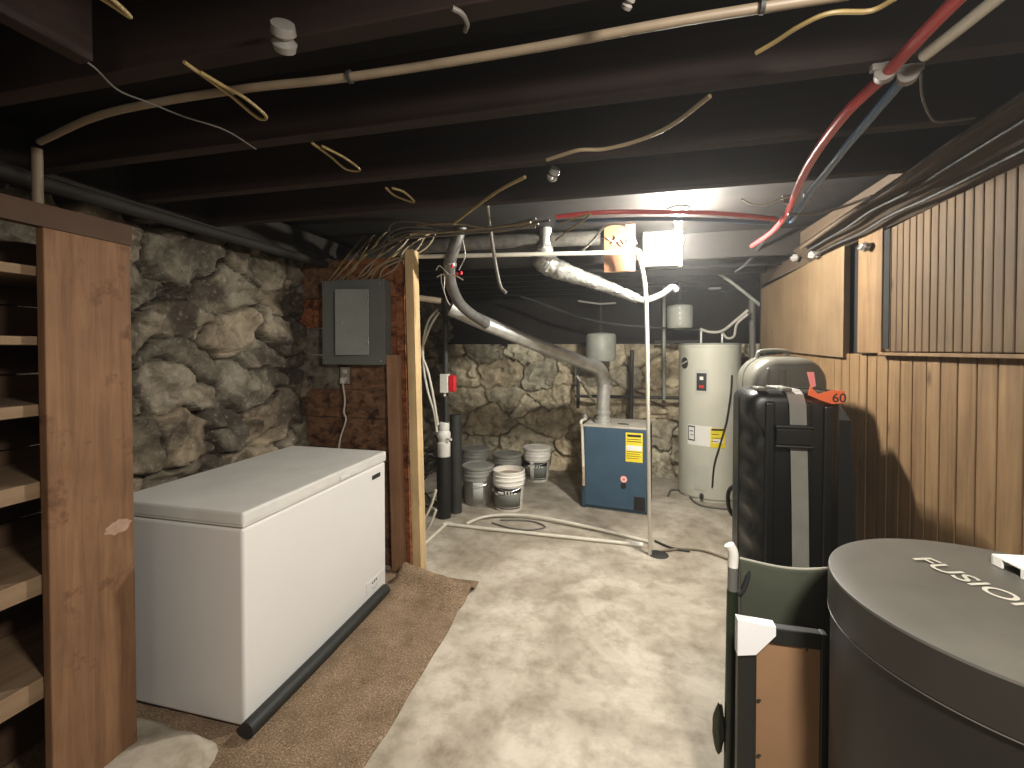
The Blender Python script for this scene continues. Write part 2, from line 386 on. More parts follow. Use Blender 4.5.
JB = 2.15   # joist undersides
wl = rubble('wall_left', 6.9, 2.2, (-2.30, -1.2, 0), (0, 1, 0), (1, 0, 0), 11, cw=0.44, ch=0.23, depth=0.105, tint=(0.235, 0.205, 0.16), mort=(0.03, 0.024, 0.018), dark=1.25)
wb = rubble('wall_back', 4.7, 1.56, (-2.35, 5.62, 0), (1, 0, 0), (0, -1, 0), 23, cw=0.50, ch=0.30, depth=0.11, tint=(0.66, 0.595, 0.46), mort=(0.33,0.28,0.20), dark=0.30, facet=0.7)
wf = MB().box((-2.4, 5.72, 1.50), (2.3, 5.78, 2.4)).build('rim_board', 'sill', wb); struct(wf)
ledge = MB().box((-2.35, 5.60, 1.54), (2.25, 5.76, 1.58)).build('sill_plate', 'sill', wb); struct(ledge)
struct(MB().box((-2.4, -1.35, 0), (1.4, -1.2, 2.35)).build('wall_front', 'board_grey'))
# floor
fl = MB(); N = 60
fl.box((-2.45, -1.3, -0.12), (2.3, 5.9, 0.0))
fo = struct(fl.build('floor', 'concrete', origin=(0, 0, 0)))
# ceiling with joists
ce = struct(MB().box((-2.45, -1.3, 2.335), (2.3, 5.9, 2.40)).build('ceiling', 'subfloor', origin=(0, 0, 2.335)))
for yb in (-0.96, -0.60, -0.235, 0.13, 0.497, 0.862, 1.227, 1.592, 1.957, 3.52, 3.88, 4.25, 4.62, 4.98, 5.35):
    j = MB().box((-2.42, yb - 0.048, JB + random.uniform(-.006, .006)), (2.2 if yb > 3 else 1.38, yb, 2.335), 0.003).build('joist', 'joist' if yb < 3 else 'sill', ce); struct(j)  # far joists take the darker sill colour to subdue the bulb's light
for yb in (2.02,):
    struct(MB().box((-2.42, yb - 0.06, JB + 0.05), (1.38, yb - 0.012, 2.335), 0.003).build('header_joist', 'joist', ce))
# a short beam along the room, upper left, with its end showing
a = at(0, 20, h=2.10); e = at(95, 62, h=2.10)
struct(MB().box((-1.115, -0.5, 2.10), (-1.075, 0.72, 2.335), 0.004).build('carrying_beam', 'joist', ce))
# dark sill along the top of the left wall
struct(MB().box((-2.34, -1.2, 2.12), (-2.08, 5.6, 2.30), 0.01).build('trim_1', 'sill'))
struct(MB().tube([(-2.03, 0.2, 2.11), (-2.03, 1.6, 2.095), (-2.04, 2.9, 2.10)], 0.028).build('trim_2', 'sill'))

# ------------------------------------------------------------------ right wall
XR = 1.2
wr = MB()
y = -1.2
rr = random.Random(3)
while y < 3.05:
    w = rr.uniform(0.075, 0.105)
    off = rr.uniform(0, 0.004)
    wr.box((XR + off, y, 0), (XR + 0.03, y + w - 0.006, 1.475 + rr.uniform(-.004, .004)), 0.003)
    y += w
y = 3.05
while y < 4.35:
    w = rr.uniform(0.14, 0.2)
    wr.box((XR + rr.uniform(0, .006), y, 0), (XR + 0.03, y + w - 0.005, 1.50 - (y - 3.05) * 0.05), 0.003)
    y += w
wro = struct(wr.build('wall_right', 'lowboard', origin=(XR, 0, 0)))
struct(MB().box((XR + 0.035, -1.2, 0), (XR + 0.06, 4.35, 2.30)).build('backing_board', 'gap_shade', wro))  # coloured near-black for the shade seen through the opening
# beadboard panel
bp = MB(); y0 = at(888, 300, X=XR).y; y = y0
while y > -1.1:
    bp.box((XR - 0.012 + rr.uniform(0, .0015), y - 0.0405, 1.487), (XR + 0.012, y, 2.05 + (y0 - y) * 0.03), 0.0045); y -= 0.0445
struct(bp.build('beadboard_panel', 'bead', wro))
# reveal shade painted as a dark strip, stud, opening, plywood sheet
ys1, ys2 = at(862, 300, X=XR).y, at(885, 300, X=XR).y
struct(MB().box((XR - 0.02, ys2 - 0.012, 1.48), (XR + 0.03, ys1, 2.16), 0.004).build('stud', 'lowboard', wro))
struct(MB().box((XR - 0.014, ys2 - 0.06, 1.50), (XR - 0.004, ys2 - 0.016, 2.05)).build('shade_strip', 'gap_shade', wro))
yo = at(847, 300, X=XR).y
pl = MB()
pl.prism([(XR - 0.016, yo, 1.452), (XR - 0.016, 4.33, 1.50), (XR - 0.016, 4.33, 2.02), (XR - 0.016, yo, 2.075)], (0.03, 0, 0))
struct(pl.build('plywood_sheet', 'plywood', wro))
# header board with lower lip, tilted boards above the panelling
hb = MB()
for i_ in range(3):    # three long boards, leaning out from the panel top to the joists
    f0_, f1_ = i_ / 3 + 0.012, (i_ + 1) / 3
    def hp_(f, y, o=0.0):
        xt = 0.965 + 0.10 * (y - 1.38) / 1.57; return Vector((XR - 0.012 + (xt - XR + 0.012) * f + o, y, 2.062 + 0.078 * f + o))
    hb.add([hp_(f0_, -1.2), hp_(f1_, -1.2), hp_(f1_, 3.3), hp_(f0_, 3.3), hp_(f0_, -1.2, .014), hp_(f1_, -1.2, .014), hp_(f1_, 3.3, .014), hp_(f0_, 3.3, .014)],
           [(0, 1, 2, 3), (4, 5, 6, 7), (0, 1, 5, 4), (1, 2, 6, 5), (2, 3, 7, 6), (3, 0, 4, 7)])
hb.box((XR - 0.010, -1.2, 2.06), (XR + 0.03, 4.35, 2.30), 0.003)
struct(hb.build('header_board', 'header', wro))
struct(MB().box((XR - 0.028, -1.2, 1.470), (XR + 0.0, ys2, 1.484), 0.002).build('ledge_strip', 'lowboard', wro))
# far right side beyond the boards
struct(rubble('wall_right_far', 1.5, 2.3, (2.05, 4.3, 0), (0, 1, 0), (-1, 0, 0), 31, step=0.03))
struct(MB().box((1.2, 4.36, 0), (2.3, 4.42, 2.33)).build('wall_side_return', 'sill'))

# ------------------------------------------------------------------ partition with the electric panel
YP = 2.80
wm = MB(); z = 0.0; rr = random.Random(5)
rows = [0.30, 0.24, 0.26, 0.22, 0.20, 0.24, 0.19, 0.21, 0.27]
seq = {0: [1, 1], 1: [1, 1], 2: [2, 1], 3: [1, 1], 4: [1, 1], 5: [2, 1], 6: [2, 0], 7: [0, 0], 8: [1, 0]}
for i, hgt in enumerate(rows):
    cut = -1.94 + rr.uniform(-0.05, 0.05)
    for (x0, x1), mi in zip(((-2.30, cut), (cut + 0.004, -1.40)), seq[i]):
        wm.box((x0, YP + rr.uniform(0, .006), z), (x1, YP + 0.035, z + hgt - 0.005), 0.003, mi)
    z += hgt
wmo = struct(wm.build('wall_middle', ['board_red', 'board_brown', 'board_grey'], origin=(-1.85, YP, 0)))
def post(pxt, pxb, wd, dp, yf, z0, z1, mat, name='stud'):
    t = at(pxt[0], pxt[1], Y=yf); b_ = at(pxb[0], pxb[1], Y=yf)
    k = (t.x - b_.x) / (t.z - b_.z)
    x0 = b_.x + k * (z0 - b_.z); x1 = b_.x + k * (z1 - b_.z)
    o = MB().prism([(x0, yf, z0), (x0 + wd, yf, z0), (x1 + wd, yf, z1), (x1, yf, z1)], (0, dp, 0)).build(name, mat, wmo); struct(o)
    return x0, x1
post((405, 262), (413, 560), 0.055, 0.085, 2.71, 0.0, 2.15, 'stud_new')
post((386, 345), (392, 568), 0.085, 0.04, 2.735, 0.0, 1.46, 'stud_old')
post((396, 300), (402, 560), 0.06, 0.05, 2.79, 0.0, 2.1, 'board_red', 'rear_stud')

# ------------------------------------------------------------------ chest freezer
FX0, FX1, FY0, FY1 = -2.10, -1.423, 1.437, 2.525
fz = thing('chest_freezer', 'long white chest freezer with closed lid against stone wall', 'freezer', ((FX0 + FX1) / 2, (FY0 + FY1) / 2, 0))
MB().box((FX0, FY0, 0.022), (FX1, FY1, 0.800), 0.012, seg=3).build('body', 'white_enamel', fz)
MB().box((FX0 + .012, FY0 + .012, 0.795), (FX1 - .012, FY1 - .012, 0.815)).build('gasket', 'gasket', fz)
ld = MB().box((FX0 - .002, FY0 - .004, 0.812), (FX1 + 0.006, FY1 + .004, 0.866), 0.010, seg=3)
ld.box((FX0, FY0 + .0, 0.806), (FX1 + 0.003, FY1, 0.816), 0.003)
ldo = ld.build('lid', 'lid_enamel', fz)
MB().box((FX1 + 0.004, 2.05, 0.815), (FX1 + 0.012, 2.22, 0.838), 0.003).build('handle', 'lid_enamel', ldo)
bq = at(376, 476, X=FX1)
MB().box((FX1, bq.y - 0.045, bq.z - 0.013), (FX1 + 0.004, bq.y + 0.045, bq.z + 0.013), 0.002).build('badge', 'ink', fz)['label'] = 'small black nameplate'
cp = at(374, 583, X=FX1)
cpo = MB().box((FX1, cp.y - 0.085, cp.z - 0.035), (FX1 + 0.003, cp.y + 0.085, cp.z + 0.035), 0.0012).build('control_plate', 'white_enamel', fz)
for dy, dz in ((-0.02, 0.012), (0.0, 0.014), (0.02, 0.016)):
    MB().ell((FX1 + 0.004, cp.y + dy, cp.z + dz), (0.003, 0.006, 0.006), sub=2).build('indicator', 'ink', cpo)
MB().tube([(FX1 + 0.003, cp.y + 0.03 * math.cos(a * .2618), cp.z - .008 + 0.017 * math.sin(a * .2618)) for a in range(13, 24)], 0.0016, 5).build('dial_mark', 'clamp', cpo)
dq = at(283, 687, X=FX1)
MB().lathe((0, 0, 0), [(0.012, 0), (0.012, 0.006), (0.008, 0.009)], 16, M4=Matrix.Translation((FX1, dq.y, dq.z)) @ Matrix.Rotation(PI / 2, 4, 'Y')).build('drain_plug', 'white_enamel', fz)
for x in (FX0 + .06, FX1 - .06):
    for y in (FY0 + .06, FY1 - .06):
        MB().lathe((x, y, 0.014), [(0.022, 0), (0.022, 0.012), (0.012, 0.014), (0.012, 0.03)], 16).build('foot', 'black', fz)
MB().box((FX0 + 0.14, FY0 + 0.004, 0.016), (FX0 + 0.27, FY0 + 0.05, 0.038), 0.006).build('caster_bracket', 'iron', fz)
# black tube on the floor before it
a = at(254, 737, h=0.03); c_ = at(388, 592, h=0.03)
tag(MB().tube([(FX1 + 0.042, a.y, 0.045), (FX1 + 0.046, (a.y + c_.y) / 2, 0.045), (FX1 + 0.042, c_.y, 0.045)], 0.032, 16).build('foam_tube', 'foam_black'),
    'long black foam tube lying along the bottom of the white freezer', 'tube')

# carpet with a rucked far end
cm = MB(); nx, ny = 90, 110; cx0, cx1, cy0, cy1 = -2.14, -0.885, 0.90, 2.74
g = []
for j in range(ny + 1):
    for i in range(nx + 1):
        u = i / nx; v = j / ny; x = cx0 + (cx1 - cx0) * u; y = cy0 + (cy1 - cy0) * v
        if i == nx: x += 0.02 * noise.noise(Vector((0, y * 4, 3)))
        zz = 0.010 + 0.002 * noise.noise(Vector((x * 20, y * 20, 0)))
        s_ = max(0, min(1, (x + 1.42) / 0.08))
        skew = (x + 1.4) * -0.10
        zz += s_ * 0.125 * math.exp(-((y - 2.62 - skew) / 0.062) ** 2) * (1.0 - 0.55 * max(0, (x + 1.4) / 0.5)) * (1 + 0.25 * noise.noise(Vector((x * 9, y * 6, 7))))
        zz += s_ * 0.02 * math.exp(-((y - 2.47 - skew * 1.5) / 0.03) ** 2)
        if j == ny or i == nx or j == 0: zz = max(0.003, zz - 0.006)
        g.append((x, y, zz))
cm.add(g, [(j * (nx + 1) + i, j * (nx + 1) + i + 1, (j + 1) * (nx + 1) + i + 1, (j + 1) * (nx + 1) + i) for j in range(ny) for i in range(nx)], 0, True)
co_ = cm.build('carpet', 'carpet'); tag(co_, 'brown matted carpet strip under the white freezer, rucked at its far end', 'carpet')
sm_ = co_.modifiers.new('s', 'SOLIDIFY'); sm_.thickness = 0.006; sm_.offset = -1

# rounded concrete lump at the foot of the shelf upright
q1 = at(190, 745, h=0.0)
cl_ = MB().ell((-1.66, 1.17, 0.0), (0.33, 0.22, 0.07), sub=4, disp=0.30, seed=3, fr=1.4)
tag(cl_.build('concrete_footing', 'concrete'), 'pale rounded lump of concrete at the foot of the plank upright', 'footing')

# ------------------------------------------------------------------ shelving at left
SX = -1.745
sh = thing('shelving_unit', 'rough wooden shelving with wide plank upright at the left edge', 'shelving', (-1.95, 0.7, 0))
def col_at(px, pyt, pyb): return at(px, pyt, X=SX), at(px, pyb, X=SX)
pa = at(41, 400, X=SX).y; pb = at(128, 400, X=SX).y
for k, (yt, yb) in enumerate(((264, 274), (336, 345), (406, 418), (486, 503), (583, 603), (690, 712))):
    t_ = at(20, yt, X=SX - 0.02); b_ = at(20, yb, X=SX - 0.02)
    MB().box((-2.14, -0.25, b_.z), (SX - 0.018, pb - 0.02, t_.z), 0.003).build('shelf', 'shelf', sh)
MB().box((SX - 0.012, pa, 0.0), (SX + 0.022, pb, 1.90), 0.004).build('upright', 'plank', sh)['label'] = 'wide knotty plank upright'
pdq = at(118, 527, X=SX + 0.022)
MB().ell((SX + 0.0225, pdq.y, pdq.z), (0.0012, 0.038, 0.022), sub=3, disp=0.5, seed=8, fr=2.2).build('paint_dab', 'dab', sh)['label'] = 'pale dab of old paint on the upright'
MB().box((-2.14, pb - 0.02, 0.0), (SX - 0.014, pb + 0.0, 1.90), 0.002).build('end_panel', 'shelf_back', sh)
bk = MB(); z = 0
for hgt in (0.3, 0.28, 0.3, 0.26, 0.27, 0.25, 0.24):
    bk.box((-2.165, -0.25, z), (-2.142, pb - 0.02, z + hgt - 0.006), 0.002); z += hgt
bk.build('back_panel', 'shelf_back', sh)
r0, r1 = at(0, 193, X=SX + 0.03), at(0, 217, X=SX + 0.03); r2, r3 = at(132, 226, X=SX + 0.03), at(132, 246, X=SX + 0.03)
ext = 0.7
def lerp_to(p, q, y): t = (y - p.y) / (q.y - p.y); return Vector((p.x, y, p.z + (q.z - p.z) * t))
MB().prism([lerp_to(r0, r2, 0.3), lerp_to(r1, r3, 0.3), r3, r2], (-0.035, 0, 0)).build('top_rail', 'shelf_back', sh)
ps = at(38, 205, X=-1.82)
tag(MB().tube([(-1.82, ps.y, 1.93), (-1.82, ps.y, 2.14)], 0.014, 12, False).build('vertical_pipe', 'pvc_dirty'), 'short white pipe rising behind the top rail of the wooden shelving', 'pipe')

# ------------------------------------------------------------------ electric panel and outlet
pt_, pbm = at(323, 282, Y=2.70), at(384, 364, Y=2.70)
ep = thing('breaker_panel', 'grey steel electric breaker panel mounted on reddish boards above the freezer', 'electric panel', ((pt_.x + pbm.x) / 2, 2.75, pbm.z))
MB().box((pt_.x, 2.703, pbm.z), (pbm.x, 2.80, pt_.z), 0.003).build('box', 'panel_grey', ep)
MB().box((pt_.x - .006, 2.697, pbm.z - .006), (pbm.x + .006, 2.703, pt_.z + .006), 0.002).build('cover', 'panel_grey', ep)
d0, d1 = at(338, 290, Y=2.69), at(369, 355, Y=2.69)
dh = bmesh.new()
R_ = Matrix.Translation((d1.x, 2.690, 0)) @ Matrix.Rotation(math.radians(9), 4, 'Z') @ Matrix.Translation((-d1.x, -2.694, 0))
dr = MB().box((d0.x, 2.690, d1.z), (d1.x, 2.694, d0.z), 0.0015, M4=R_).build('door', 'panel_door', ep)
lq = at(343, 323, Y=2.68)
MB().box((lq.x - .016, 2.655, lq.z - .010), (lq.x + .010, 2.672, lq.z + .010), 0.003).build('latch', 'clamp', dr)
for py in (302, 343):
    hq = at(368, py, Y=2.675); MB().box((hq.x - .004, 2.668, hq.z - .010), (hq.x + .004, 2.676, hq.z + .010), 0.001).build('hinge_pin', 'steel', dr)
for sx, sz in ((pt_.x + .02, pt_.z - .02), (pbm.x - .03, pt_.z - .02), (pbm.x - .02, pbm.z + .02), (pt_.x + .02, pbm.z + .02)):
    MB().ell((sx, 2.697, sz), (.006, .004, .006), sub=2).build('screw', 'steel', ep)
o0, o1 = at(340, 367, Y=2.765), at(349.5, 384, Y=2.765)
ou = thing('wall_outlet', 'metal outlet box below the grey electric panel', 'outlet', ((o0.x + o1.x) / 2, 2.78, o1.z))
MB().box((o0.x, 2.765, o1.z), (o1.x, 2.80, o0.z), 0.003).build('box', 'steel', ou)
ox = (o0.x + o1.x) / 2
for dz in (0.028, -0.024):
    MB().box((ox - .016, 2.759, (o0.z + o1.z) / 2 + dz - .016), (ox + .016, 2.766, (o0.z + o1.z) / 2 + dz + .016), 0.004).build('receptacle', 'porcelain', ou)
zc = (o0.z + o1.z) / 2 - 0.024
cd = thing('power_cord', 'white power cord plugged into the outlet and dropping behind the freezer', 'cord', (ox, 2.74, 0.9))
MB().box((ox - .014, 2.725, zc - .03), (ox + .014, 2.759, zc + .012), 0.006).build('plug', 'cable_white', cd)
MB().tube([(ox, 2.742, zc - .03), at(345, 400, Y=2.735), at(344, 412, Y=2.73), at(346, 420, Y=2.73), at(341, 436, Y=2.72), at(339, 449, Y=2.68), at(339, 470, Y=2.66)], 0.0055, 8).build('cable', 'cable_white', cd)
# cables fanning out above the electric panel
rr = random.Random(9)
for k in range(12):
    x0 = 328 + k * 4.6; top = (372 + k * 7 + rr.uniform(-6, 6), 233 + rr.uniform(-6, 6) - k * 0.8)
    mid1 = (x0 + rr.uniform(6, 22), 268 + rr.uniform(-8, 5)); mid2 = ((x0 + top[0]) / 2 + rr.uniform(0, 16), 252 + rr.uniform(-4, 6))
    p0 = at(x0, 281, Y=2.745); yt = 2.75 + 0.1 * rr.random()
    pts = [p0, at(*mid1, Y=2.74 - 0.02 * rr.random()), at(*mid2, Y=2.82 + .05 * rr.random()), at(*top, Y=2.95 + .1 * rr.random()), at(top[0] + 40 + rr.uniform(0, 30), 222 + rr.uniform(-6, 8), Y=3.05)]
    c_o = MB().tube(pts, 0.006, 7).build('electric_cable', 'cable_tan' if k % 4 else 'cable_yellow')
    tag(c_o, 'tan cable in the tangle rising from the grey electric panel', 'cable', 'cables fanning out above the electric panel')

# ------------------------------------------------------------------ pipes high up
def ptag(name, mat, pts, r, label, cat='pipe', group=None, n=12, curve=True, **k):
    return tag(MB().tube(pts, r, n, curve, **k).build(name, mat), label, cat, group)
ptag('drain_pipe', 'wrap', [at(362, 254, Y=3.02), at(400, 249, Y=3.02), at(460, 244, Y=3.05), at(520, 241, Y=3.1), at(600, 238, Y=3.15)], 0.050, 'thick dark wrapped pipe crossing below the joists above the pale stud', n=16)
# pvc frame: level run, elbow, leaning upright
e0 = at(402, 257, Y=2.80); e1 = at(636, 252, h=2.12)
pf = thing('pvc_pipe_frame', 'white plastic pipe run across the ceiling dropping as a leaning upright before the boiler', 'pipe', (0.21, 3.39, 0))
eb = at(650, 555, h=0.0); em = at(642, 268, Y=3.02)
MB().tube([e0, at(500, 255, Y=2.84), e1], 0.014, 12).build('level_pipe', 'pvc', pf)
MB().tube([e1 + Vector((-.03, 0, 0)), e1 + Vector((.012, 0, 0)), e1 + Vector((.022, .004, -.05))], 0.021, 12).build('elbow', 'pvc', pf)
MB().tube([e1 + Vector((.02, .0, -.02)), at(646, 300, Y=3.08), at(648, 420, Y=3.22), (eb.x, eb.y, 0.0)], 0.0135, 12).build('upright', 'pvc', pf)
# flue
fu = thing('boiler_flue', 'galvanised flue pipe slanting from the ceiling down to the blue boiler', 'flue', at(603, 418, Y=4.42))
fp1 = [at(461, 226, Y=2.68), at(456, 242, Y=2.70), at(450, 262, Y=2.76), at(451, 284, Y=2.90), at(462, 306, Y=3.12), at(486, 324, Y=3.45)]
MB().tube(fp1, 0.039, 18).build('upper_pipe', 'flue_dark', fu)
fp2 = [at(450, 308, Y=3.34), at(486, 324, Y=3.5), at(545, 348, Y=3.95), at(592, 366, Y=4.30)]
MB().tube(fp2, 0.060, 20, False).build('slanting_pipe', 'flue', fu)
MB().tube([at(588, 364, Y=4.28), at(600, 370, Y=4.38), at(604, 384, Y=4.42)], 0.066, 20).build('elbow', 'flue', fu)
MB().tube([at(604, 382, Y=4.42), at(603, 420, Y=4.42)], 0.062, 20, False).build('drop_pipe', 'flue', fu)
for q, ym in (((604, 386), 4.42), ((603, 412), 4.42)):
    p = at(*q, Y=ym); MB().tube([p + Vector((0, 0, .012)), p - Vector((0, 0, .012))], 0.070, 20, False).build('seam_collar', 'flue', fu)
p = at(450, 264, Y=2.765); MB().tube([p + Vector((.002, 0, .012)), p - Vector((.002, 0, .012))], 0.044, 18, False).build('clamp_band', 'flue_dark', fu)
ptag('white_stub_pipe', 'pvc_dirty', [at(417, 298, Y=3.12), at(441, 301, Y=3.2)], 0.024, 'short beige pipe stub beside the top of the pale stud', curve=False)
# wire bundle round the flue with red wire nuts
wn = thing('wire_bundle', 'loose white wires with red connectors tied round the dark flue pipe', 'wires', at(454, 272, Y=3.05))
for pts in ([(436, 270), (440, 266), (450, 275), (458, 274)], [(441, 274), (442, 284), (447, 300), (450, 305)], [(463, 240), (465, 256), (459, 270)], [(447, 274), (456, 276), (463, 280)], [(437, 277), (444, 275), (444, 290)]):
    MB().tube([at(*q, Y=2.70) for q in pts], 0.0035, 6).build('wire', 'cable_white', wn)
for q in ((452, 266), (457, 274), (461, 273)):
    MB().ell(at(*q, Y=2.69), (0.010, 0.010, 0.014), sub=2).build('wire_nut', 'red', wn)
# flexible foil duct
fd = thing('foil_duct', 'silver crinkled foil duct hanging from the ceiling in a long taper', 'duct', at(545, 250, Y=3.1))
MB().tube([at(546, 210, Y=3.10), at(545, 248, Y=3.10)], 0.044, 20, False).build('rigid_collar', 'flue', fd)
def corr(t): return (0.078 - 0.050 * max(0, t - 0.25) / 0.75) * (1 + 0.022 * math.sin(t * 260) + 0.05 * math.sin(t * 37) * math.sin(t * 11)) * (0.72 + 0.28 * min(1, t / 0.14))
MB().tube([at(543, 246, Y=3.10), at(546, 262, Y=3.10), at(565, 272, Y=3.13), at(600, 284, Y=3.2), at(638, 299, Y=3.3)], 0.07, 28, rfun=corr, sub=22, jit=0.0045).build('flexible_sleeve', 'foil', fd)
MB().tube([at(634, 298, Y=3.3), at(646, 300, Y=3.32), at(662, 294, Y=3.38), at(672, 287, Y=3.42), at(677, 290, Y=3.44)], 0.022, 14).build('end_pipe', 'flue', fd)
# silver branch pipe above the flue
ptag('hose', 'cable_grey', [at(487, 182, Y=1.98), at(487, 205, Y=2.3), at(494, 255, Y=2.7), at(500, 285, Y=2.75), at(506, 293, Y=2.75)], 0.011, 'limp grey hose hanging down beside the dark flue top', 'hose')
# heating pipes
H2 = 2.125
ptag('heating_pipe', 'red_pipe', [at(978, -22, h=H2), at(925, 32, h=H2), at(885, 75, h=H2), at(840, 120, h=H2 - .01), at(806, 170, h=H2 - .01), at(787, 213, h=H2), at(772, 232, h=H2 + .02), at(752, 246, h=H2 + .03)], 0.0135, 'glossy red heating pipe running along the ceiling above the right-hand wall')
ptag('heating_pipe', 'blue_pipe', [at(905, 77, h=H2), at(850, 142, h=H2), at(812, 190, h=H2), at(791, 221, h=H2)], 0.0115, 'blue water pipe running beside the red pipe near the right wall', curve=False)
ptag('heating_pipe', 'pvc', [at(1010, -12, h=H2), at(960, 28, h=H2), at(924, 56, h=H2)], 0.012, 'cream pipe joined to the blue pipe at the upper right corner', curve=False)
ptag('heating_pipe', 'red_pipe', [at(556, 217, h=H2), at(600, 212.5, h=H2), at(660, 212, h=H2), at(720, 213.5, h=H2), at(776, 219, h=H2)], 0.0105, 'red pipe crossing the ceiling behind the bare bulb fitting')
ptag('heating_pipe', 'blue_pipe', [at(556, 222, h=H2 + .005), at(640, 219, h=H2 + .005), at(700, 219.5, h=H2 + .005), at(768, 223, h=H2 + .005)], 0.0105, 'blue pipe crossing the ceiling beneath the red cross pipe')
ptag('conduit', 'pvc_dirty', [at(40, 142, h=2.13), at(95, 117, h=2.13), at(160, 102, h=2.13), at(250, 88, h=2.13), at(350, 77, h=2.13), at(510, 52, h=2.13), at(680, 21, h=2.13), at(850, -6, h=2.13)], 0.0095, 'long cream conduit strung across the joists near the camera', 'conduit')
for q, lab in (((885, 73), 'grey clamp holding the red pipe at upper right'), ((908, 75), 'grey clamp coupling the blue pipe to the cream pipe'), ((787, 201), 'small clamp on the red pipe where it bends'), ((808, 199), 'small clamp on the blue pipe near its far end')):
    big = q[1] < 100; p = at(*q, h=H2)
    w = 0.026 if big else 0.016
    k = thing('pipe_clamp', lab, 'clamp', p, 'clamps holding the ceiling pipes')
    MB().tube([p + Vector((-.004, -.010, 0)), p + Vector((.004, .010, 0))], w * 0.78, 16, False).build('ring', 'clamp', k)
    MB().box(p + Vector((-w * 1.1, -.009, .006)), p + Vector((w * 1.1, .009, .025)), 0.003).build('strap', 'clamp', k)
p = at(350, 77, h=2.13)
tag(MB().tube([p + Vector((-.004, 0, 0)), p + Vector((.004, 0, 0))], 0.014, 14, False).build('pipe_clamp', 'iron'), 'black clamp ring on the long cream conduit', 'clamp')
p = at(762, 6, h=2.13)
tag(MB().tube([p + Vector((-.004, 0, 0)), p + Vector((.004, 0, 0))], 0.014, 14, False).build('pipe_clamp', 'iron'), 'black clamp ring on the cream conduit near the top right', 'clamp')
# loose cables
def cab(mat, pix, h, r, label, name='electric_cable', cat='cable', group=None):
    return ptag(name, mat, [at(x, y, h=h + (dz[0] if dz else 0)) for x, y, *dz in pix], r, label, cat, group, n=8)
cab('cable_yellow', [(92, -8), (112, 5), (130, 17), (122, 8), (104, -8)], 2.10, 0.004, 'yellow cable loop poking down at the top left corner')
cab('cable_yellow', [(184, 62), (205, 77), (230, 95), (258, 118), (266, 116), (245, 98), (222, 85), (200, 72)], 2.10, 0.004, 'long yellow cable loop hanging below the cream conduit')
cab('cable_yellow', [(312, 143), (330, 156), (346, 169), (360, 170), (345, 158), (322, 146)], 2.12, 0.004, 'yellow cable loop between joists above the electric panel')
cab('cable_yellow', [(386, 188), (396, 196), (414, 202), (404, 192), (392, 188)], 2.12, 0.0045, 'small yellow cable loop nearest the pale stud top')
cab('cable_tan', [(547, 160), (562, 155), (580, 150), (605, 149), (640, 140), (672, 125), (710, 96)], 2.13, 0.006, 'tan cable curving across the joists over the foil duct')
cab('cable_yellow', [(756, 53), (775, 42), (800, 26), (830, 13), (870, 11), (896, -2)], 2.12, 0.0045, 'yellow cable drooping between joists near the red pipe')
cab('cable_yellow', [(453, 224), (478, 205), (500, 190), (525, 177)], 2.12, 0.0065, 'straight yellow cable dropping toward the dark flue top')
cab('cable_grey', [(72, 52), (95, 68), (118, 90), (150, 103), (185, 117), (225, 130), (256, 149)], 2.115, 0.0022, 'thin grey wire crossing the conduit at upper left')
cab('cable_yellow', [(556, 240), (572, 228), (590, 214), (560, 224)], 2.10, 0.005, 'yellow cable end sticking out beside the silver duct top')
cab('cable_white', [(742, 199), (752, 204), (766, 205), (780, 199), (790, 197)], 2.11, 0.004, 'short white cable looping under the ceiling beside the red pipe')
cab('cable_grey', [(788, 214), (815, 214), (845, 206), (872, 196)], 2.10, 0.006, 'grey cable running from the red pipe to the right wall header')
cab('cable_grey', [(921, 72), (922, 95), (930, 116), (940, 122), (975, 118)], 2.14, 0.003, 'thin dark cable looping near the upper right clamps')
cab('cable_white', [(582, 251), (593, 240), (603, 228), (615, 224), (628, 228), (636, 243)], 2.10, 0.006, 'white cable arching over the orange board by the pipe elbow')
cab('cable_grey', [(452, 8), (462, 14), (467, 24), (465, 31)], 2.13, 0.005, 'short grey cable stub hanging between the nearest joists')
rr = random.Random(21)
for k in range(7):
    y0 = 218 + k * 4.5
    cab('cable_tan' if k % 2 else 'cable_grey', [(352 + k * 6, 262 - k * 3), (400 + rr.uniform(-8, 8), 240 - k * 2.5 + rr.uniform(-3, 3)), (450, 234 - k * 2 + rr.uniform(-5, 5)), (500, 230 + rr.uniform(-6, 6)), (545 + rr.uniform(-15, 10), 224 + rr.uniform(-6, 6))], 2.16 + 0.008 * k, 0.0055,
        'dull cable strung along the top of the thick wrapped pipe', group='cables along the wrapped pipe')
# cables along the right header boards
for k, (f, r) in enumerate(((1.0, 0.011), (0.68, 0.0055), (0.30, 0.0055))):
    pts = []
    for i in range(14):
        yy = -0.4 + i * 0.27; p = hp_(f + 0.03 * math.sin(i * 1.9 + k), yy)
        pts.append((p.x - 0.004, yy, p.z - r - 0.004 - (0.006 if i % 2 else 0)))
    ptag('electric_cable', 'header' if k == 0 else 'iron', pts, r, ('thick brown cable along the outer edge of the right-hand header boards', 'upper dark cable sagging along the right-hand header boards', 'lower dark cable sagging along the right-hand header boards')[k], 'cable', 'cables along the right header', n=8)

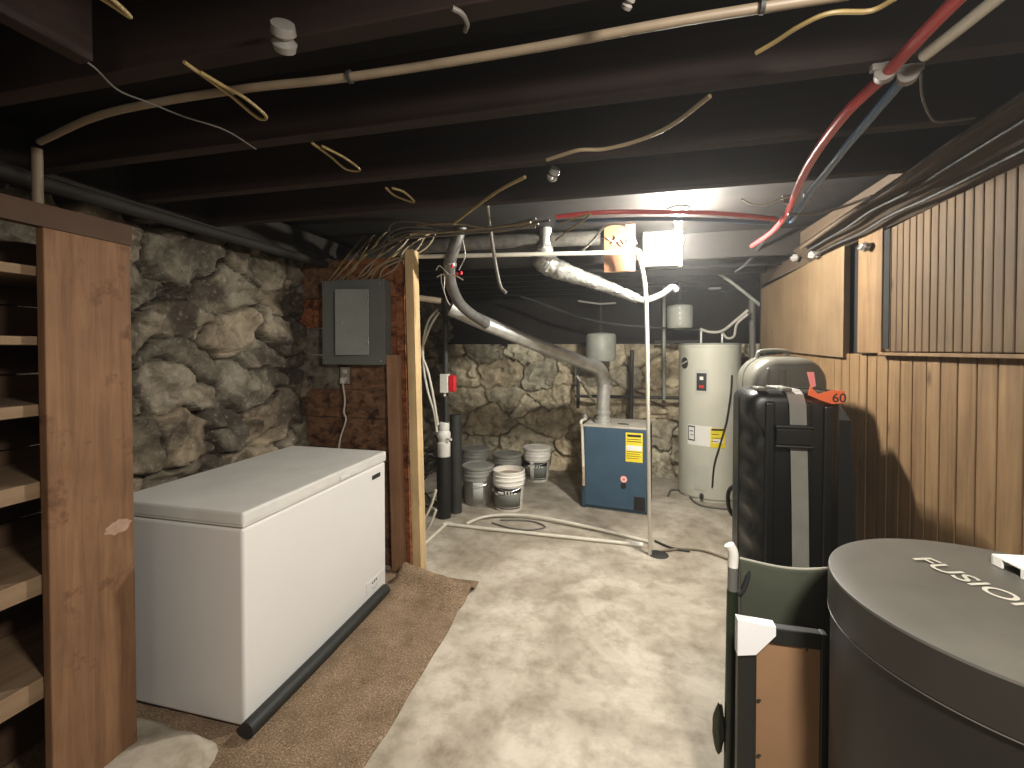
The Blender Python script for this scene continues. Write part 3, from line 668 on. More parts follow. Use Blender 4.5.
# knob insulators
def knob(q, s, label):
    p = at(*q, h=2.12)
    k = thing('knob_insulator', label, 'insulator', p, 'porcelain knobs on the joists')
    MB().lathe(p, [(0.0, -0.02 * s), (0.018 * s, -0.018 * s), (0.021 * s, -0.006 * s), (0.013 * s, 0.002 * s), (0.021 * s, 0.010 * s), (0.019 * s, 0.024 * s), (0, 0.026 * s)], 20, M4=Matrix.Rotation(0.9, 4, 'X') @ Matrix.Rotation(0.5, 4, 'Y')).build('knob', 'glass_white', k)
    MB().tube([p, p + Vector((0, 0, 0.035))], 0.004, 8, False).build('nail', 'iron', k)
knob((284, 39), 1.15, 'round porcelain knob under the joist near the top left')
knob((553, 175), 0.95, 'small white porcelain knob under the joist over the foil duct')
knob((628, 3), 0.5, 'tiny porcelain knob at the top middle of the ceiling')

# ------------------------------------------------------------------ bulb
bc = at(678, 240, Y=2.84)
lt = thing('light_bulb', 'bare glowing bulb in a porcelain ceiling holder', 'light', (bc.x, bc.y, 2.335))
MB().lathe((bc.x, bc.y, 2.335), [(0.066, 0), (0.066, -0.012), (0.052, -0.032), (0.030, -0.048), (0.024, -0.085), (0.0, -0.085)], 32).build('holder', 'porcelain', lt)
MB().lathe((bc.x, bc.y, 0), [(0.0, bc.z - 0.034), (0.018, bc.z - 0.030), (0.030, bc.z - 0.012), (0.031, bc.z + 0.004), (0.024, bc.z + 0.026), (0.014, bc.z + 0.048), (0.013, 2.255), (0, 2.255)], 24).build('bulb', 'bulb', lt)
tag(MB().tube([(bc.x + .03, bc.y - .02, 2.27), (bc.x + .02, bc.y - .03, 2.2), (bc.x + .0, bc.y - .035, 2.12)], 0.0015, 5).build('pull_cord', 'cable_white'), 'thin pull cord hanging from the bulb holder', 'cord')
w0, w1 = at(643, 227, Y=3.36), at(679, 265, Y=3.36)
wp_ = thing('junction_panel', 'square white panel hanging behind the glowing bulb', 'panel', ((w0.x + w1.x) / 2, 3.40, w1.z))
MB().box((w0.x, 3.36, w1.z), (w1.x, 3.43, 2.335), 0.004).build('board', 'panel_white', wp_)
MB().box((w1.x - .002, 3.365, w1.z - .006), (w1.x + 0.024, 3.42, 2.335), 0.003).build('edge_strip', 'stud_new', wp_)
w0, w1 = at(604, 234, Y=3.12), at(635, 271, Y=3.12)
ob_ = thing('orange_block', 'orange wooden board behind the white pipe elbow', 'board', ((w0.x + w1.x) / 2, 3.14, w1.z))
MB().box((w0.x, 3.12, w1.z), (w1.x, 3.15, 2.335), 0.003).build('board', 'orange_wood', ob_)
for pts in ([(612, 244), (620, 238), (626, 246)], [(615, 236), (622, 246), (629, 240)], [(607, 238), (613, 241), (618, 236)]):
    MB().tube([at(*q, Y=3.11) for q in pts], 0.005, 7).build('wire', 'cable_white', ob_)

# ------------------------------------------------------------------ boiler
BY = 4.20; rot = math.radians(8)
bl = at(583, 513, Y=BY + .05); br_ = at(647, 518, Y=BY)
bw = (br_.x - bl.x) * 1.0; bh = at(585, 428, Y=BY).z
piv = Vector((bl.x, BY + 0.08, 0))
RB = Matrix.Translation(piv) @ Matrix.Rotation(-rot, 4, 'Z')
bo = thing('boiler', 'squat blue enamelled boiler with yellow label standing before stone wall', 'boiler', piv)
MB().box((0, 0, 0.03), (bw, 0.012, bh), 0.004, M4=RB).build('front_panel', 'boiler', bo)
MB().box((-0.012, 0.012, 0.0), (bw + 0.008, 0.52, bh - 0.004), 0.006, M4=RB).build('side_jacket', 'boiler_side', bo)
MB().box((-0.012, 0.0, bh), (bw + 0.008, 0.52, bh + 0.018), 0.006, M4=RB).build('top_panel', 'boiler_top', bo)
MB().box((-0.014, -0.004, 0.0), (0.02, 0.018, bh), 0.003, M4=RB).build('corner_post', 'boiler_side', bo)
MB().box((bw - 0.11, -0.003, 0.035), (bw - 0.01, 0.004, 0.16), 0.003, M4=RB).build('dark_notch', 'black', bo)
lb = MB().box((bw - 0.185, -0.003, bh - 0.295), (bw - 0.035, 0.001, bh - 0.03), 0, M4=RB).build('warning_label', 'yellow', bo)
for k, (x0, x1, zz, hh) in enumerate(((.17, .05, .045, .022), (.175, .045, .085, .006), (.175, .045, .105, .006), (.175, .045, .20, .004), (.175, .06, .22, .004), (.175, .05, .24, .004), (.175, .07, .26, .004))):
    MB().box((bw - x0, -0.0045, bh - zz - hh), (bw - x1, -0.003, bh - zz), 0, M4=RB).build('text_line', 'ink', lb)
MB().box((bw - 0.178, -0.0042, bh - 0.19), (bw - 0.042, -0.003, bh - 0.145), 0, M4=RB).build('pale_band', 'paper', lb)
cx = bw - 0.20; czz = bh * 0.40
def disc(x, z, r, mat, name, par, d0=-0.004, d1=0.0): 
    return MB().lathe((0, 0, 0), [(r, d0), (r, d1)], 28, smooth=False, M4=RB @ Matrix.Translation((x, 0, z)) @ Matrix.Rotation(-PI / 2, 4, 'X')).build(name, mat, par)
bd = disc(cx, czz, 0.032, 'pink', 'round_badge', bo)
disc(cx, czz, 0.024, 'paper', 'badge_ring', bd, -0.0055, -0.004); disc(cx, czz, 0.016, 'pink', 'badge_centre', bd, -0.0065, -0.0055)
disc(cx - 0.004, czz - 0.062, 0.026, 'black', 'round_hole', bo)
MB().lathe((0, 0, 0), [(0.055, 0), (0.055, 0.004)], 24, M4=RB @ Matrix.Translation((bw * 0.60, 0.16, bh + 0.018)) @ Matrix.Diagonal((1, .5, 1, 1))).build('draft_cap', 'iron', bo)
fe = at(603, 420, Y=4.42)
MB().lathe((fe.x, 4.42, bh + 0.016), [(0.085, 0), (0.085, 0.03), (0.068, 0.035), (0.068, 0.06)], 24).build('vent_collar', 'flue', bo)
rp = thing('relief_pipe', 'thin white relief pipe hanging down the left front of the boiler', 'pipe', at(581, 424, Y=BY))
rx = at(582, 430, Y=BY + 0.03)
MB().tube([at(585, 419, Y=4.35), at(581, 422, Y=4.21), (rx.x, BY + 0.045, bh - 0.04), (rx.x + 0.012, BY + 0.045, 0.40)], 0.014, 12, True, 8).build('pipe', 'pvc', rp)
MB().tube([(rx.x + 0.012, BY + 0.045, 0.40), (rx.x + 0.015, BY + 0.045, 0.22)], 0.0135, 12, False).build('stained_end', 'paint', rp)
MB().lathe(at(585, 417, Y=4.36), [(0.02, -0.03), (0.024, 0), (0.012, 0.03), (0.02, 0.04), (0.0, 0.045)], 14).build('valve', 'clamp', rp)

# ------------------------------------------------------------------ water heater
HC = Vector((0.885, 4.98, 0)); HR = 0.292; HT = 1.545
wh = thing('water_heater', 'tall light grey electric water heater standing at the back', 'water heater', HC)
MB().lathe(HC, [(HR - .012, 0.0), (HR - .012, 0.03), (HR, 0.032), (HR, HT - 0.03), (HR + .004, HT - 0.028), (HR + .004, HT), (HR - .02, HT + .008), (0, HT + .012)], 64).build('tank', 'heater', wh)
MB().lathe(HC, [(HR + .002, HT - .004), (HR + .006, HT - .004), (HR + .006, HT + .010), (HR - .02, HT + .014)], 64).build('top_rim', 'tank', wh)
def hang(x, y):
    """angle and height where the sight line meets the tank"""
    r = ray(x, y); d = Vector((r.x, r.y)); c = Vector((HC.x, HC.y)); A = d.dot(d); B = -2 * d.dot(c); C_ = c.dot(c) - HR * HR
    disc_ = max(0, B * B - 4 * A * C_); t = (-B - math.sqrt(disc_)) / (2 * A); p = d * t - c
    return math.atan2(p.y, p.x), EYE + r.z * t
def patch(x0, y0, x1, y1, out=0.003, mat='paper', name='label', par=None, n=14):
    a0, z1 = hang(x0, y0); a1, z0 = hang(x1, y1)
    mb = MB(); V = []
    for i in range(n + 1):
        a = a0 + (a1 - a0) * i / n
        for rr_, zz in ((HR + .0005, z0), (HR + out, z0), (HR + out, z1), (HR + .0005, z1)): V.append((HC.x + rr_ * math.cos(a), HC.y + rr_ * math.sin(a), zz))
    F_ = [(0, 1, 2, 3), (4 * n + 3, 4 * n + 2, 4 * n + 1, 4 * n)]
    for i in range(n):
        b0 = 4 * i
        for k in range(4): F_.append((b0 + k, b0 + 4 + k, b0 + 4 + (k + 1) % 4, b0 + (k + 1) % 4))
    mb.add(V, F_); return mb.build(name, mat, par or wh)
pnl = patch(695.5, 369, 708.5, 395, 0.006, 'heater_panel', 'thermostat_cover')
patch(697, 373, 706.5, 391, 0.009, 'ink', 'display', pnl)
patch(700, 376.5, 703.5, 380, 0.011, 'paper', 'display_mark', pnl); patch(699.5, 385, 704, 388, 0.011, 'red', 'red_mark', pnl)
patch(688, 424, 712, 447, 0.003, 'paper', 'white_label')
k_ = patch(688.5, 425, 695, 441, 0.0045, 'ink', 'warning_box'); patch(689.3, 426.5, 694.3, 439.5, 0.006, 'paper', 'warning_text_area', k_)
patch(690.2, 430, 693.5, 431.5, 0.0075, 'ink', 'warning_line', k_); patch(691, 434, 693.8, 435.2, 0.0075, 'ink', 'warning_line', k_)
k_ = patch(710.5, 428, 725, 448, 0.0045, 'yellow', 'energy_label')
for yy, x1 in ((428.6, 724), (434, 719), (437.5, 721), (441, 718)): patch(711.5, yy, x1, yy + (2.2 if yy < 430 else 0.9), 0.006, 'ink', 'printing', k_)
patch(713, 439, 723, 443, 0.0055, 'paper', 'pale_band', k_)
patch(694.5, 464, 708.5, 491, 0.008, 'heater_panel', 'lower_access_cover')
a_, z_ = hang(685, 363)
bg = MB().lathe((0, 0, 0), [(0.050, 0), (0.050, 0.012), (0.04, 0.016)], 28, M4=Matrix.Translation((HC.x + (HR - .004) * math.cos(a_), HC.y + (HR - .004) * math.sin(a_), z_)) @ Matrix.Rotation(a_, 4, 'Z') @ Matrix.Rotation(PI / 2, 4, 'Y') @ Matrix.Diagonal((1.15, .9, 1, 1))).build('round_emblem', 'iron', wh)
MB().tube([Vector((HC.x + (HR + .018) * math.cos(a_ + s * .16), HC.y + (HR + .018) * math.sin(a_ + s * .16), z_ + s * 0.02)) for s in (-1, -.3, .3, 1)], 0.007, 8).build('emblem_bar', 'heater_panel', bg)
a_, z_ = hang(702, 498)
MB().ell((HC.x + (HR + .02) * math.cos(a_), HC.y + (HR + .02) * math.sin(a_), max(z_, .06)), (.02, .02, .03), sub=2).build('drain_valve', 'iron', wh)
def on_h(x, y, o=0.006):
    a, z = hang(x, y); return (HC.x + (HR + o) * math.cos(a), HC.y + (HR + o) * math.sin(a), z)
ptag('electric_cable', 'black', [on_h(731, 375, .012), on_h(730, 392, .012), on_h(726, 420, .012), on_h(720, 443, .012), on_h(714, 465, .012), on_h(712, 487, .012)], 0.008, 'black cable hanging down the front of the grey water heater', 'cable')
# plumbing above heater
YH = 4.95
for q, lab in (((701, 343), 'left short pipe stub on top of the water heater'), ((722, 343), 'right short pipe stub on top of the water heater')):
    p = at(q[0], q[1], Y=YH); ptag('pipe_stub', 'steel', [(p.x, YH, HT), (p.x, YH, HT + 0.14)], 0.013, lab, curve=False)
ptag('flexible_hose', 'cable_white', [at(700, 329, Y=YH), at(710, 332, Y=YH), at(722, 331, Y=4.9), at(734, 322, Y=4.8), at(748, 310, Y=4.7)], 0.014, 'pale flexible hose arching from the water heater to the right', 'hose')
ptag('flexible_hose', 'cable_white', [at(722, 332, Y=YH), at(727, 338, Y=4.9), at(734, 336, Y=4.85), at(737, 324, Y=4.8), at(748, 314, Y=4.7)], 0.012, 'lower pale hose looping above the water heater', 'hose')
ptag('iron_pipe', 'iron', [at(655, 342, Y=5.3), at(700, 342, Y=5.3)], 0.02, 'short dark pipe behind the top of the water heater', curve=False)
ptag('steel_pipe', 'tank', [at(664, 280, Y=5.2), at(664, 345, Y=5.2), at(664, 400, Y=5.3)], 0.018, 'grey vertical pipe on stone wall left of the water heater', curve=False)
ptag('steel_pipe', 'cable_grey', [at(752, 300, Y=4.9), at(753, 400, Y=4.9)], 0.03, 'grey vertical pipe between water heater and plywood sheet', curve=False)
ptag('steel_pipe', 'tank', [at(700, 262, Y=4.4), at(716, 272, Y=4.45), at(735, 285, Y=4.5), at(760, 305, Y=4.6)], 0.014, 'grey pipe sloping down through the haze toward plywood sheet')
ptag('iron_pipe', 'iron', [at(770, 232, Y=3.3), at(748, 262, Y=3.6), at(735, 272, Y=3.7)], 0.010, 'dark rod under the ceiling right of the bulb')
for i, (q, w) in enumerate((((714, 289), 0.12), ((722, 292), 0.05))):
    p = at(*q, h=2.138); tag(MB().box(p - Vector((w / 2, .04, .008)), p + Vector((w / 2, .04, .012)), 0.003, M4=Matrix.Translation(p) @ Matrix.Rotation(-0.0, 4, 'Y') @ Matrix.Translation(-p)).build('metal_bracket', 'steel'), ('long', 'short')[i] + ' pale metal bracket gleaming under the far joists', 'bracket', 'brackets under the far joists')
# tanks
def tank(px0, px1, py0, py1, Y, label):
    a, c = at(px0, py0, Y=Y), at(px1, py1, Y=Y); r = (c.x - a.x) / 2; x = (a.x + c.x) / 2
    k = thing('expansion_tank', label, 'tank', (x, Y, c.z), 'grey expansion tanks at the back')
    MB().lathe((x, Y, c.z), [(r * .3, -.012), (r * .92, 0), (r, 0.02), (r, a.z - c.z - .02), (r * .92, a.z - c.z), (r * .3, a.z - c.z + .015)], 32).build('shell', 'tank', k)
    MB().tube([(x, Y, a.z), (x, Y, 2.33)], 0.012, 10, False).build('neck', 'iron', k)
    return k
tank(586, 616, 334, 361, 5.1, 'grey cylindrical tank on the back wall above the boiler')
kk = tank(667, 693, 306, 328, 4.9, 'grey cylindrical tank hung above the water heater')
for j in range(4):
    p = at(678, 309 + j * 5, Y=4.9); MB().box((p.x - .004, 4.9 - .151, p.z - .012), (p.x + .004, 4.9 - .140, p.z + .010)).build('rivet_mark', 'paper', kk)
ptag('iron_pipe', 'iron', [at(520, 296, Y=5.0), at(600, 322, Y=5.0), at(700, 330, Y=5.1)], 0.012, 'dark pipe crossing above the stone wall behind the flue')
ptag('iron_pipe', 'iron', [at(578, 360, Y=5.3), at(578, 408, Y=5.3)], 0.02, 'dark vertical pipe on stone wall left of the flue', curve=False)
ptag('iron_pipe', 'iron', [at(632, 350, Y=5.2), at(631, 420, Y=5.2)], 0.022, 'dark vertical pipe on stone wall right of the flue', curve=False)
ptag('iron_pipe', 'iron', [at(575, 396, Y=5.3), at(680, 398, Y=5.3)], 0.018, 'dark horizontal pipe on stone wall behind boiler', curve=False)
ptag('steel_pipe', 'cable_white', [at(577, 376, Y=4.9), at(594, 402, Y=4.7)], 0.012, 'pale slanting pipe left of the flue drop', curve=False)
ptag('steel_pipe', 'cable_grey', [at(578, 301, Y=4.4), at(600, 304, Y=4.4), at(616, 303, Y=4.4)], 0.010, 'grey pipe with fittings under the foil duct', curve=False)

# ------------------------------------------------------------------ buckets
def bucket(px, py, sc_, mat, label, inner='paint', band=None, strip=False, lid=False):
    f = at(px, py, h=0.0); d = Vector((f.x, f.y, 0)).normalized(); c = f + d * 0.135 * sc_; c.z = 0
    k = thing('bucket', label, 'bucket', c, 'plastic buckets by the stone wall')
    s = sc_; h_ = 0.375 * s; ro, ri = 0.155 * s, 0.13 * s
    prof = [(0, 0.0), (ri - .004, 0.0), (ri, 0.006), (ri + .018 * s, 0.24 * s), (ri + .025 * s, 0.25 * s), (ri + .020 * s, 0.262 * s), (ri + .021 * s, 0.288 * s), (ri + .029 * s, 0.292 * s), (ri + .022 * s, 0.304 * s), (ri + .022 * s, 0.325 * s), (ro + .002, 0.330 * s), (ro - .006, 0.340 * s), (ro - .004, 0.358 * s), (ro, h_ - .006), (ro - .002, h_), (ro - .010, h_)]
    if not lid: prof += [(ro - .012, h_ - 0.055), (0, h_ - 0.055)]
    MB().lathe(c, prof if not lid else prof + [(0, h_)], 40).build('pail', mat, k)
    if lid:
        MB().lathe(c, [(ro + .005, h_ - .020), (ro + .007, h_ + .002), (ro - .008, h_ + .006), (ro - .014, h_ - .001), (0, h_ + .001)], 40).build('lid', mat, k)
    else:
        MB().lathe(c, [(ro - .013, h_ - .05), (ro * .6, h_ - .035), (0.0, h_ - .045)], 24).build('contents', inner, k)
    ang = math.atan2(-d.y, -d.x)
    def wrap(a0, a1, z0, z1, m_, nm, out=0.002, par=None):
        V = []; n = 14; Fs = []
        rad = lambda z: ri + .018 * s * z / (0.24 * s) + out
        for i in range(n + 1):
            a = ang + a0 + (a1 - a0) * i / n
            for zz in (z0 * s, z1 * s): V.append((c.x + rad(zz) * math.cos(a), c.y + rad(zz) * math.sin(a), zz))
        for i in range(n): Fs.append((2 * i, 2 * i + 2, 2 * i + 3, 2 * i + 1))
        mb = MB(); mb.add(V, Fs, 0, True); o = mb.build(nm, m_, par or k)
        so = o.modifiers.new('s', 'SOLIDIFY'); so.thickness = 0.0015; so.offset = 0; return o
    if band:
        w = wrap(-1.25, 0.85, 0.05, 0.225, band, 'label')
        wrap(-1.25, 0.85, 0.185, 0.23, 'ink', 'label_heading', 0.0035, w)
        for a0, a1, z0, z1 in ((-0.75, -0.35, .17, .195), (-0.25, -0.15, .165, .205), (-0.05, 0.05, .165, .20), (0.15, 0.22, .165, .20), (0.30, 0.5, .17, .185), (-1.1, -0.8, .155, .165)):
            wrap(a0, a1, z0, z1, 'paper', 'lettering', 0.005, w)
        wrap(-1.25, 0.85, 0.032, 0.042, 'ink', 'label_footer', 0.0035, w)
        if strip: wrap(0.05 - .6, 0.35 - .6, 0.02, 0.24, 'bucket_white', 'drip', 0.006, w)
    elif strip:
        wrap(-0.35, 0.35, 0.03, 0.24, 'bucket_clear', 'pale_strip')
    hp = [Vector((c.x + (ro + .012) * math.cos(ang + a), c.y + (ro + .012) * math.sin(ang + a), 0.31 * s - 0.10 * s * math.sin((a + 1.5) / 3.0 * PI))) for a in [i * 0.25 - 1.5 for i in range(13)]]
    MB().tube(hp, 0.003, 6).build('bail', 'steel', k)
bucket(509, 513, 0.98, 'bucket_white', 'open white bucket with dark label, nearest in the group', band='label_grey')
bucket(478, 507, 0.98, 'bucket_grey', 'grey bucket with pale strip beside the black standpipe', strip=True, lid=True)
bucket(507, 492, 1.0, 'bucket_grey', 'lidded grey bucket directly behind the nearest white bucket', lid=True)
bucket(537, 483, 1.0, 'bucket_white', 'white bucket with dripped label standing against stone wall', band='label_grey', strip=True, lid=True)
bucket(475, 484, 1.0, 'bucket_grey', 'dusty grey bucket at the back left of the bucket group', lid=True)

# ------------------------------------------------------------------ black standpipe
sp = at(444, 517, h=0); SY = sp.y
st = thing('standpipe', 'black standpipe with white plastic fitting rising from the floor', 'pipe', (sp.x, SY, 0))
z1 = at(444, 456, Y=SY).z; z2 = at(444, 423, Y=SY).z; z3 = at(444, 300, Y=SY).z
MB().tube([(sp.x, SY, 0), (sp.x, SY, z1)], 0.064, 20, False).build('lower_pipe', 'black', st)
wf_ = MB().lathe((sp.x, SY, 0), [(0.05, z1 - .01), (0.058, z1), (0.058, z1 + .12), (0.045, z1 + .13), (0.05, z1 + .15), (0.06, z1 + .17), (0.06, z1 + .21), (0.045, z1 + .23), (0.05, z1 + .24), (0.05, z2), (0.03, z2 + .01)], 24).build('white_fitting', 'cap', st)
MB().tube([(sp.x + .04, SY - .03, z1 + .17), (sp.x + .09, SY - .05, z1 + .16)], 0.012, 8, False).build('valve_lever', 'cap', wf_)
MB().tube([(sp.x + .02, SY, z2), (sp.x + .02, SY, z3)], 0.024, 12, False).build('upper_pipe', 'iron', st)
ptag('drain_stack', 'iron', [(sp.x + .06, SY + .14, 0), (sp.x + .06, SY + .14, at(450, 415, Y=SY + .1).z)], 0.055, 'dark stub pipe standing close behind the black standpipe', curve=False, n=18)
al0, al1 = at(440, 374, Y=SY - .05), at(448, 393, Y=SY - .05); al2 = at(455, 393, Y=SY - .05)
al = thing('alarm_box', 'small white and red alarm box on the black standpipe', 'alarm', ((al0.x + al2.x) / 2, SY - .03, al1.z))
MB().box((al0.x, SY - .06, al1.z), (al1.x, SY + .0, al0.z), 0.006).build('white_half', 'cap', al)
MB().box((al1.x + .001, SY - .055, al1.z + .01), (al2.x, SY - .005, al0.z - .01), 0.012).build('red_half', 'red', al)
MB().tube([(al0.x + .035, SY - .03, al1.z), (al0.x + .035, SY - .03, al1.z - .03)], 0.012, 10, False).build('sensor_tip', 'cap', al)
for i, (pts, lab) in enumerate((
    ([(438, 309), (428, 322), (423, 345), (424, 370), (428, 392), (434, 412), (437, 432)], 'white hose curving down beside the pale stud, outer one'),
    ([(439, 312), (431, 325), (424, 343), (421, 352), (428, 372), (433, 395), (438, 425)], 'white hose curving down beside the pale stud, inner one'),
    ([(436, 490), (432, 503), (427, 514), (421, 522)], 'upper white hose end near the floor behind the stud'),
    ([(436, 510), (430, 525), (423, 536)], 'lower white hose end near the floor behind the stud'))):
    ptag('white_hose', 'pvc', [at(*q, Y=SY - .12) if q[1] < 480 else at(*q, Y=3.35) for q in pts], 0.011, lab, 'hose', n=10)
rr = random.Random(4)
for k in range(6):
    y0 = 445 + k * 12
    pts = [at(422 + rr.uniform(0, 4), y0, Y=3.9), at(432, y0 + rr.uniform(-12, 12), Y=3.95), at(446, y0 + rr.uniform(-14, 14), Y=4.0), at(462, y0 + rr.uniform(-14, 10), Y=4.05)]
    ptag('black_cable', 'iron', pts, 0.010, 'loose black cable tangled behind the black standpipe', 'cable', 'black cables behind the standpipe', n=8)

# ------------------------------------------------------------------ pipes and hoses on the floor
fpipe = thing('floor_pipe', 'straight white plastic pipe lying on the floor before the boiler', 'pipe', at(540, 540, h=0))
MB().tube([at(422, 546, h=.015), at(446, 524, h=.015)], 0.013, 12, False).build('short_leg', 'pvc', fpipe)
MB().tube([at(446, 524, h=.016), at(480, 528, h=.016), at(642, 545, h=.016)], 0.014, 12, False).build('long_leg', 'pvc', fpipe)
MB().tube([at(632, 543.5, h=.018), at(643, 545, h=.018)], 0.019, 12, False).build('end_cap', 'cap', fpipe)
MB().tube([at(443, 526, h=.018), at(446, 524, h=.02), at(452, 524.5, h=.018)], 0.019, 12).build('elbow', 'pvc', fpipe)
ptag('floor_hose', 'pvc', [at(466, 524, h=.016), at(480, 518, h=.016), at(500, 515, h=.03), at(530, 516, h=.03), at(570, 523, h=.03), at(610, 532, h=.02), at(650, 542, h=.016)], 0.013, 'white pipe bowed in an arc across the floor behind the straight one')
ptag('floor_hose', 'pvc_dirty', [at(662, 551, h=.012), at(680, 549, h=.012), at(700, 550, h=.012), at(720, 556, h=.012), at(735, 562, h=.012)], 0.008, 'thin cream hose on the floor running right to the folded cot', 'hose')
ptag('floor_hose', 'iron', [at(655, 541, h=.012), at(672, 548, h=.012), at(690, 551, h=.012)], 0.009, 'short black hose on the floor at foot of the leaning upright', 'hose')
ptag('floor_hose', 'cable_grey', [at(492, 523, h=.008), at(510, 528, h=.008), at(528, 530, h=.008), at(545, 527, h=.008), at(530, 521, h=.008), at(500, 520, h=.008)], 0.007, 'thin brown cord coiled on the floor behind the straight pipe', 'cord')
ptag('floor_hose', 'cable_grey', [at(668, 496, h=.01), at(672, 490, h=.01), at(685, 492, h=.01), at(700, 505, h=.01), at(738, 510, h=.01)], 0.010, 'grey hose on the floor at the foot of the water heater', 'hose')
dg_ = MB().lathe((eb.x + .06, eb.y + .02, 0), [(0.0, 0.006), (0.06, 0.006), (0.07, 0.003), (0.072, 0)], 24)
tag(dg_.build('floor_drain', 'iron'), 'dark round drain plate on the floor under the leaning upright', 'drain')

# ------------------------------------------------------------------ hard cases
def shell(x0, x1, y0, y1, z0, z1, rad, mat, name, par, crown=0.05, nseg=10, ribs=None):
    """rounded upright case shell: rounded front outline, pillowed depth, optional ribs pressed in the left side"""
    w, h = x1 - x0, z1 - z0; out = []
    def arc(cx, cz, a0):
        for k in range(nseg + 1):
            a = a0 + (PI / 2) * k / nseg; out.append((cx + rad * math.cos(a), cz + rad * math.sin(a)))
    arc(w / 2 - rad, h / 2 - rad, 0)
    arc(-w / 2 + rad, h / 2 - rad, PI / 2)
    m_ = 48
    for k in range(1, m_): out.append((-w / 2, h / 2 - rad - (h - 2 * rad) * k / m_))
    arc(-w / 2 + rad, -h / 2 + rad, PI); arc(w / 2 - rad, -h / 2 + rad, 3 * PI / 2)
    for k in range(1, m_): out.append((w / 2, -h / 2 + rad + (h - 2 * rad) * k / m_))
    n = len(out); V = []; rings = []
    D = y1 - y0; prof = [(0.0, 1 - crown * 3.2), (0.01, 1 - crown * 2.2), (0.035, 1 - crown * 1.0), (0.09, 1 - crown * .35), (0.2, 1), (0.45, 1), (0.455, 1.02), (0.485, 1.02), (0.49, 1), (0.8, 1), (0.91, 1 - crown * .35), (0.965, 1 - crown * 1.0), (0.99, 1 - crown * 2.2), (1.0, 1 - crown * 3.2)]
    for t, s in prof:
        for (x, z) in out:
            k = 1.0; xx = x; inset = (1 - s) * 0.5
            xx = x * (1 - inset * 2 * (0.22 / (w / 2)) * 1.0) if True else x
            zz = z * (1 - inset * 2 * (0.22 / (h / 2)))
            if ribs and x < -w / 2 + 0.02 and t < 0.44:
                ph = ((z + h / 2) - ribs[0]) / ribs[1]
                if 0 < ph < ribs[2]: xx += 0.022 * (0.5 - 0.5 * math.cos(2 * PI * (ph % 1))) ** 0.6
            V.append(((x0 + x1) / 2 + xx, y0 + D * t, (z0 + z1) / 2 + zz))
    Fs = []
    for j in range(len(prof) - 1):
        for i in range(n): Fs.append((j * n + i, j * n + (i + 1) % n, (j + 1) * n + (i + 1) % n, (j + 1) * n + i))
    mb = MB(); mb.add(V, Fs, 0, True)
    for base in (0, (len(prof) - 1) * n):
        cidx = V[base:base + n]; cen = Vector((sum(v[0] for v in cidx) / n, cidx[0][1], sum(v[2] for v in cidx) / n))
        # inner ring slightly proud, then a cap
        ring = [cen + (Vector(v) - cen) * 0.90 for v in cidx]
        mb.add(list(cidx) + ring, [(i, (i + 1) % n, n + (i + 1) % n, n + i) for i in range(n)], 0, True)
        mb.add(ring, [tuple(range(n))], 0, False)
    return mb.build(name, mat, par)
# front case
fa = at(747, 388, Y=2.17); fb = at(842, 388, Y=2.17); FT = fa.z - 0.01
fc = thing('hard_travel_case', 'tall black hard travel case with grey strap, front one of two', 'case', ((fa.x + fb.x) / 2, 2.3, 0), 'upright travel cases')
shell(fa.x, fb.x, 2.15, 2.47, 0.02, FT, 0.055, 'case_black', 'shell', fc, 0.07, ribs=(0.52, 0.135, 5))
yf = 2.15
def raised(px0, px1, z0, z1, name, mat='case_black', d=0.018, par=None, slant=0.0):
    a, c = at(px0, 450, Y=yf), at(px1, 450, Y=yf)
    mb = MB(); bm = bmesh.new(); bmesh.ops.create_cube(bm, size=1)
    for v in bm.verts:
        s_ = 0.86 if v.co.y < 0 else 1.0
        v.co = Vector(((a.x + c.x) / 2 + v.co.x * (c.x - a.x) * s_ , yf + 0.006 + v.co.y * 2 * d, (z0 + z1) / 2 + v.co.z * (z1 - z0) * (0.985 if v.co.y < 0 else 1)))
    bmesh.ops.bevel(bm, geom=list(bm.edges), offset=0.008, segments=3, profile=0.5, affect='EDGES')
    mb.from_bm(bm, 0, False); return mb.build(name, mat, par or fc)
raised(764, 775, 0.25, FT - 0.04, 'front_rib'); raised(800, 812, 0.25, FT - 0.04, 'front_rib'); raised(822, 833, 0.25, FT - 0.05, 'front_rib')
# strap down the front and over the top
s0, s1 = at(789, 400, Y=yf - .02), at(806, 400, Y=yf - .02); sb0 = at(792, 560, Y=yf - .02); sw = s1.x - s0.x
yS = yf - 0.018
spath = [(s0.x, 2.44, FT + .004), (s0.x, 2.20, FT + .005), (s0.x, 2.158, FT - .012), (s0.x + .003, yS + .002, FT - .055), (s0.x + .008, yS, 1.1), (s0.x + .016, yS, 0.8), (s0.x + .022, yS, 0.45)]
mb = MB(); V = []; 
for (x, y, z) in spath: V += [(x, y, z), (x + sw, y, z)]
mb.add(V, [(2 * i, 2 * i + 1, 2 * i + 3, 2 * i + 2) for i in range(len(spath) - 1)], 0, False)
so = mb.build('strap', 'strap', fc); so.modifiers.new('s', 'SOLIDIFY').thickness = 0.004
bz0, bz1 = at(790, 448, Y=yf - .03).z, at(790, 425, Y=yf - .03).z; bx0, bx1 = at(776, 436, Y=yf - .03).x, at(812, 436, Y=yf - .03).x
hb_ = MB().box((bx0, yf - 0.040, bz0 + .012), (bx1, yf - 0.022, bz1 - .014), 0.006).build('handle', 'case_black', fc)
fr = MB().box((bx0 - .006, yf - 0.048, bz1 - .016), (bx1 + .006, yf - 0.004, bz1), 0.006).box((bx0 - .006, yf - 0.048, bz0), (bx1 + .006, yf - 0.004, bz0 + .014), 0.006)
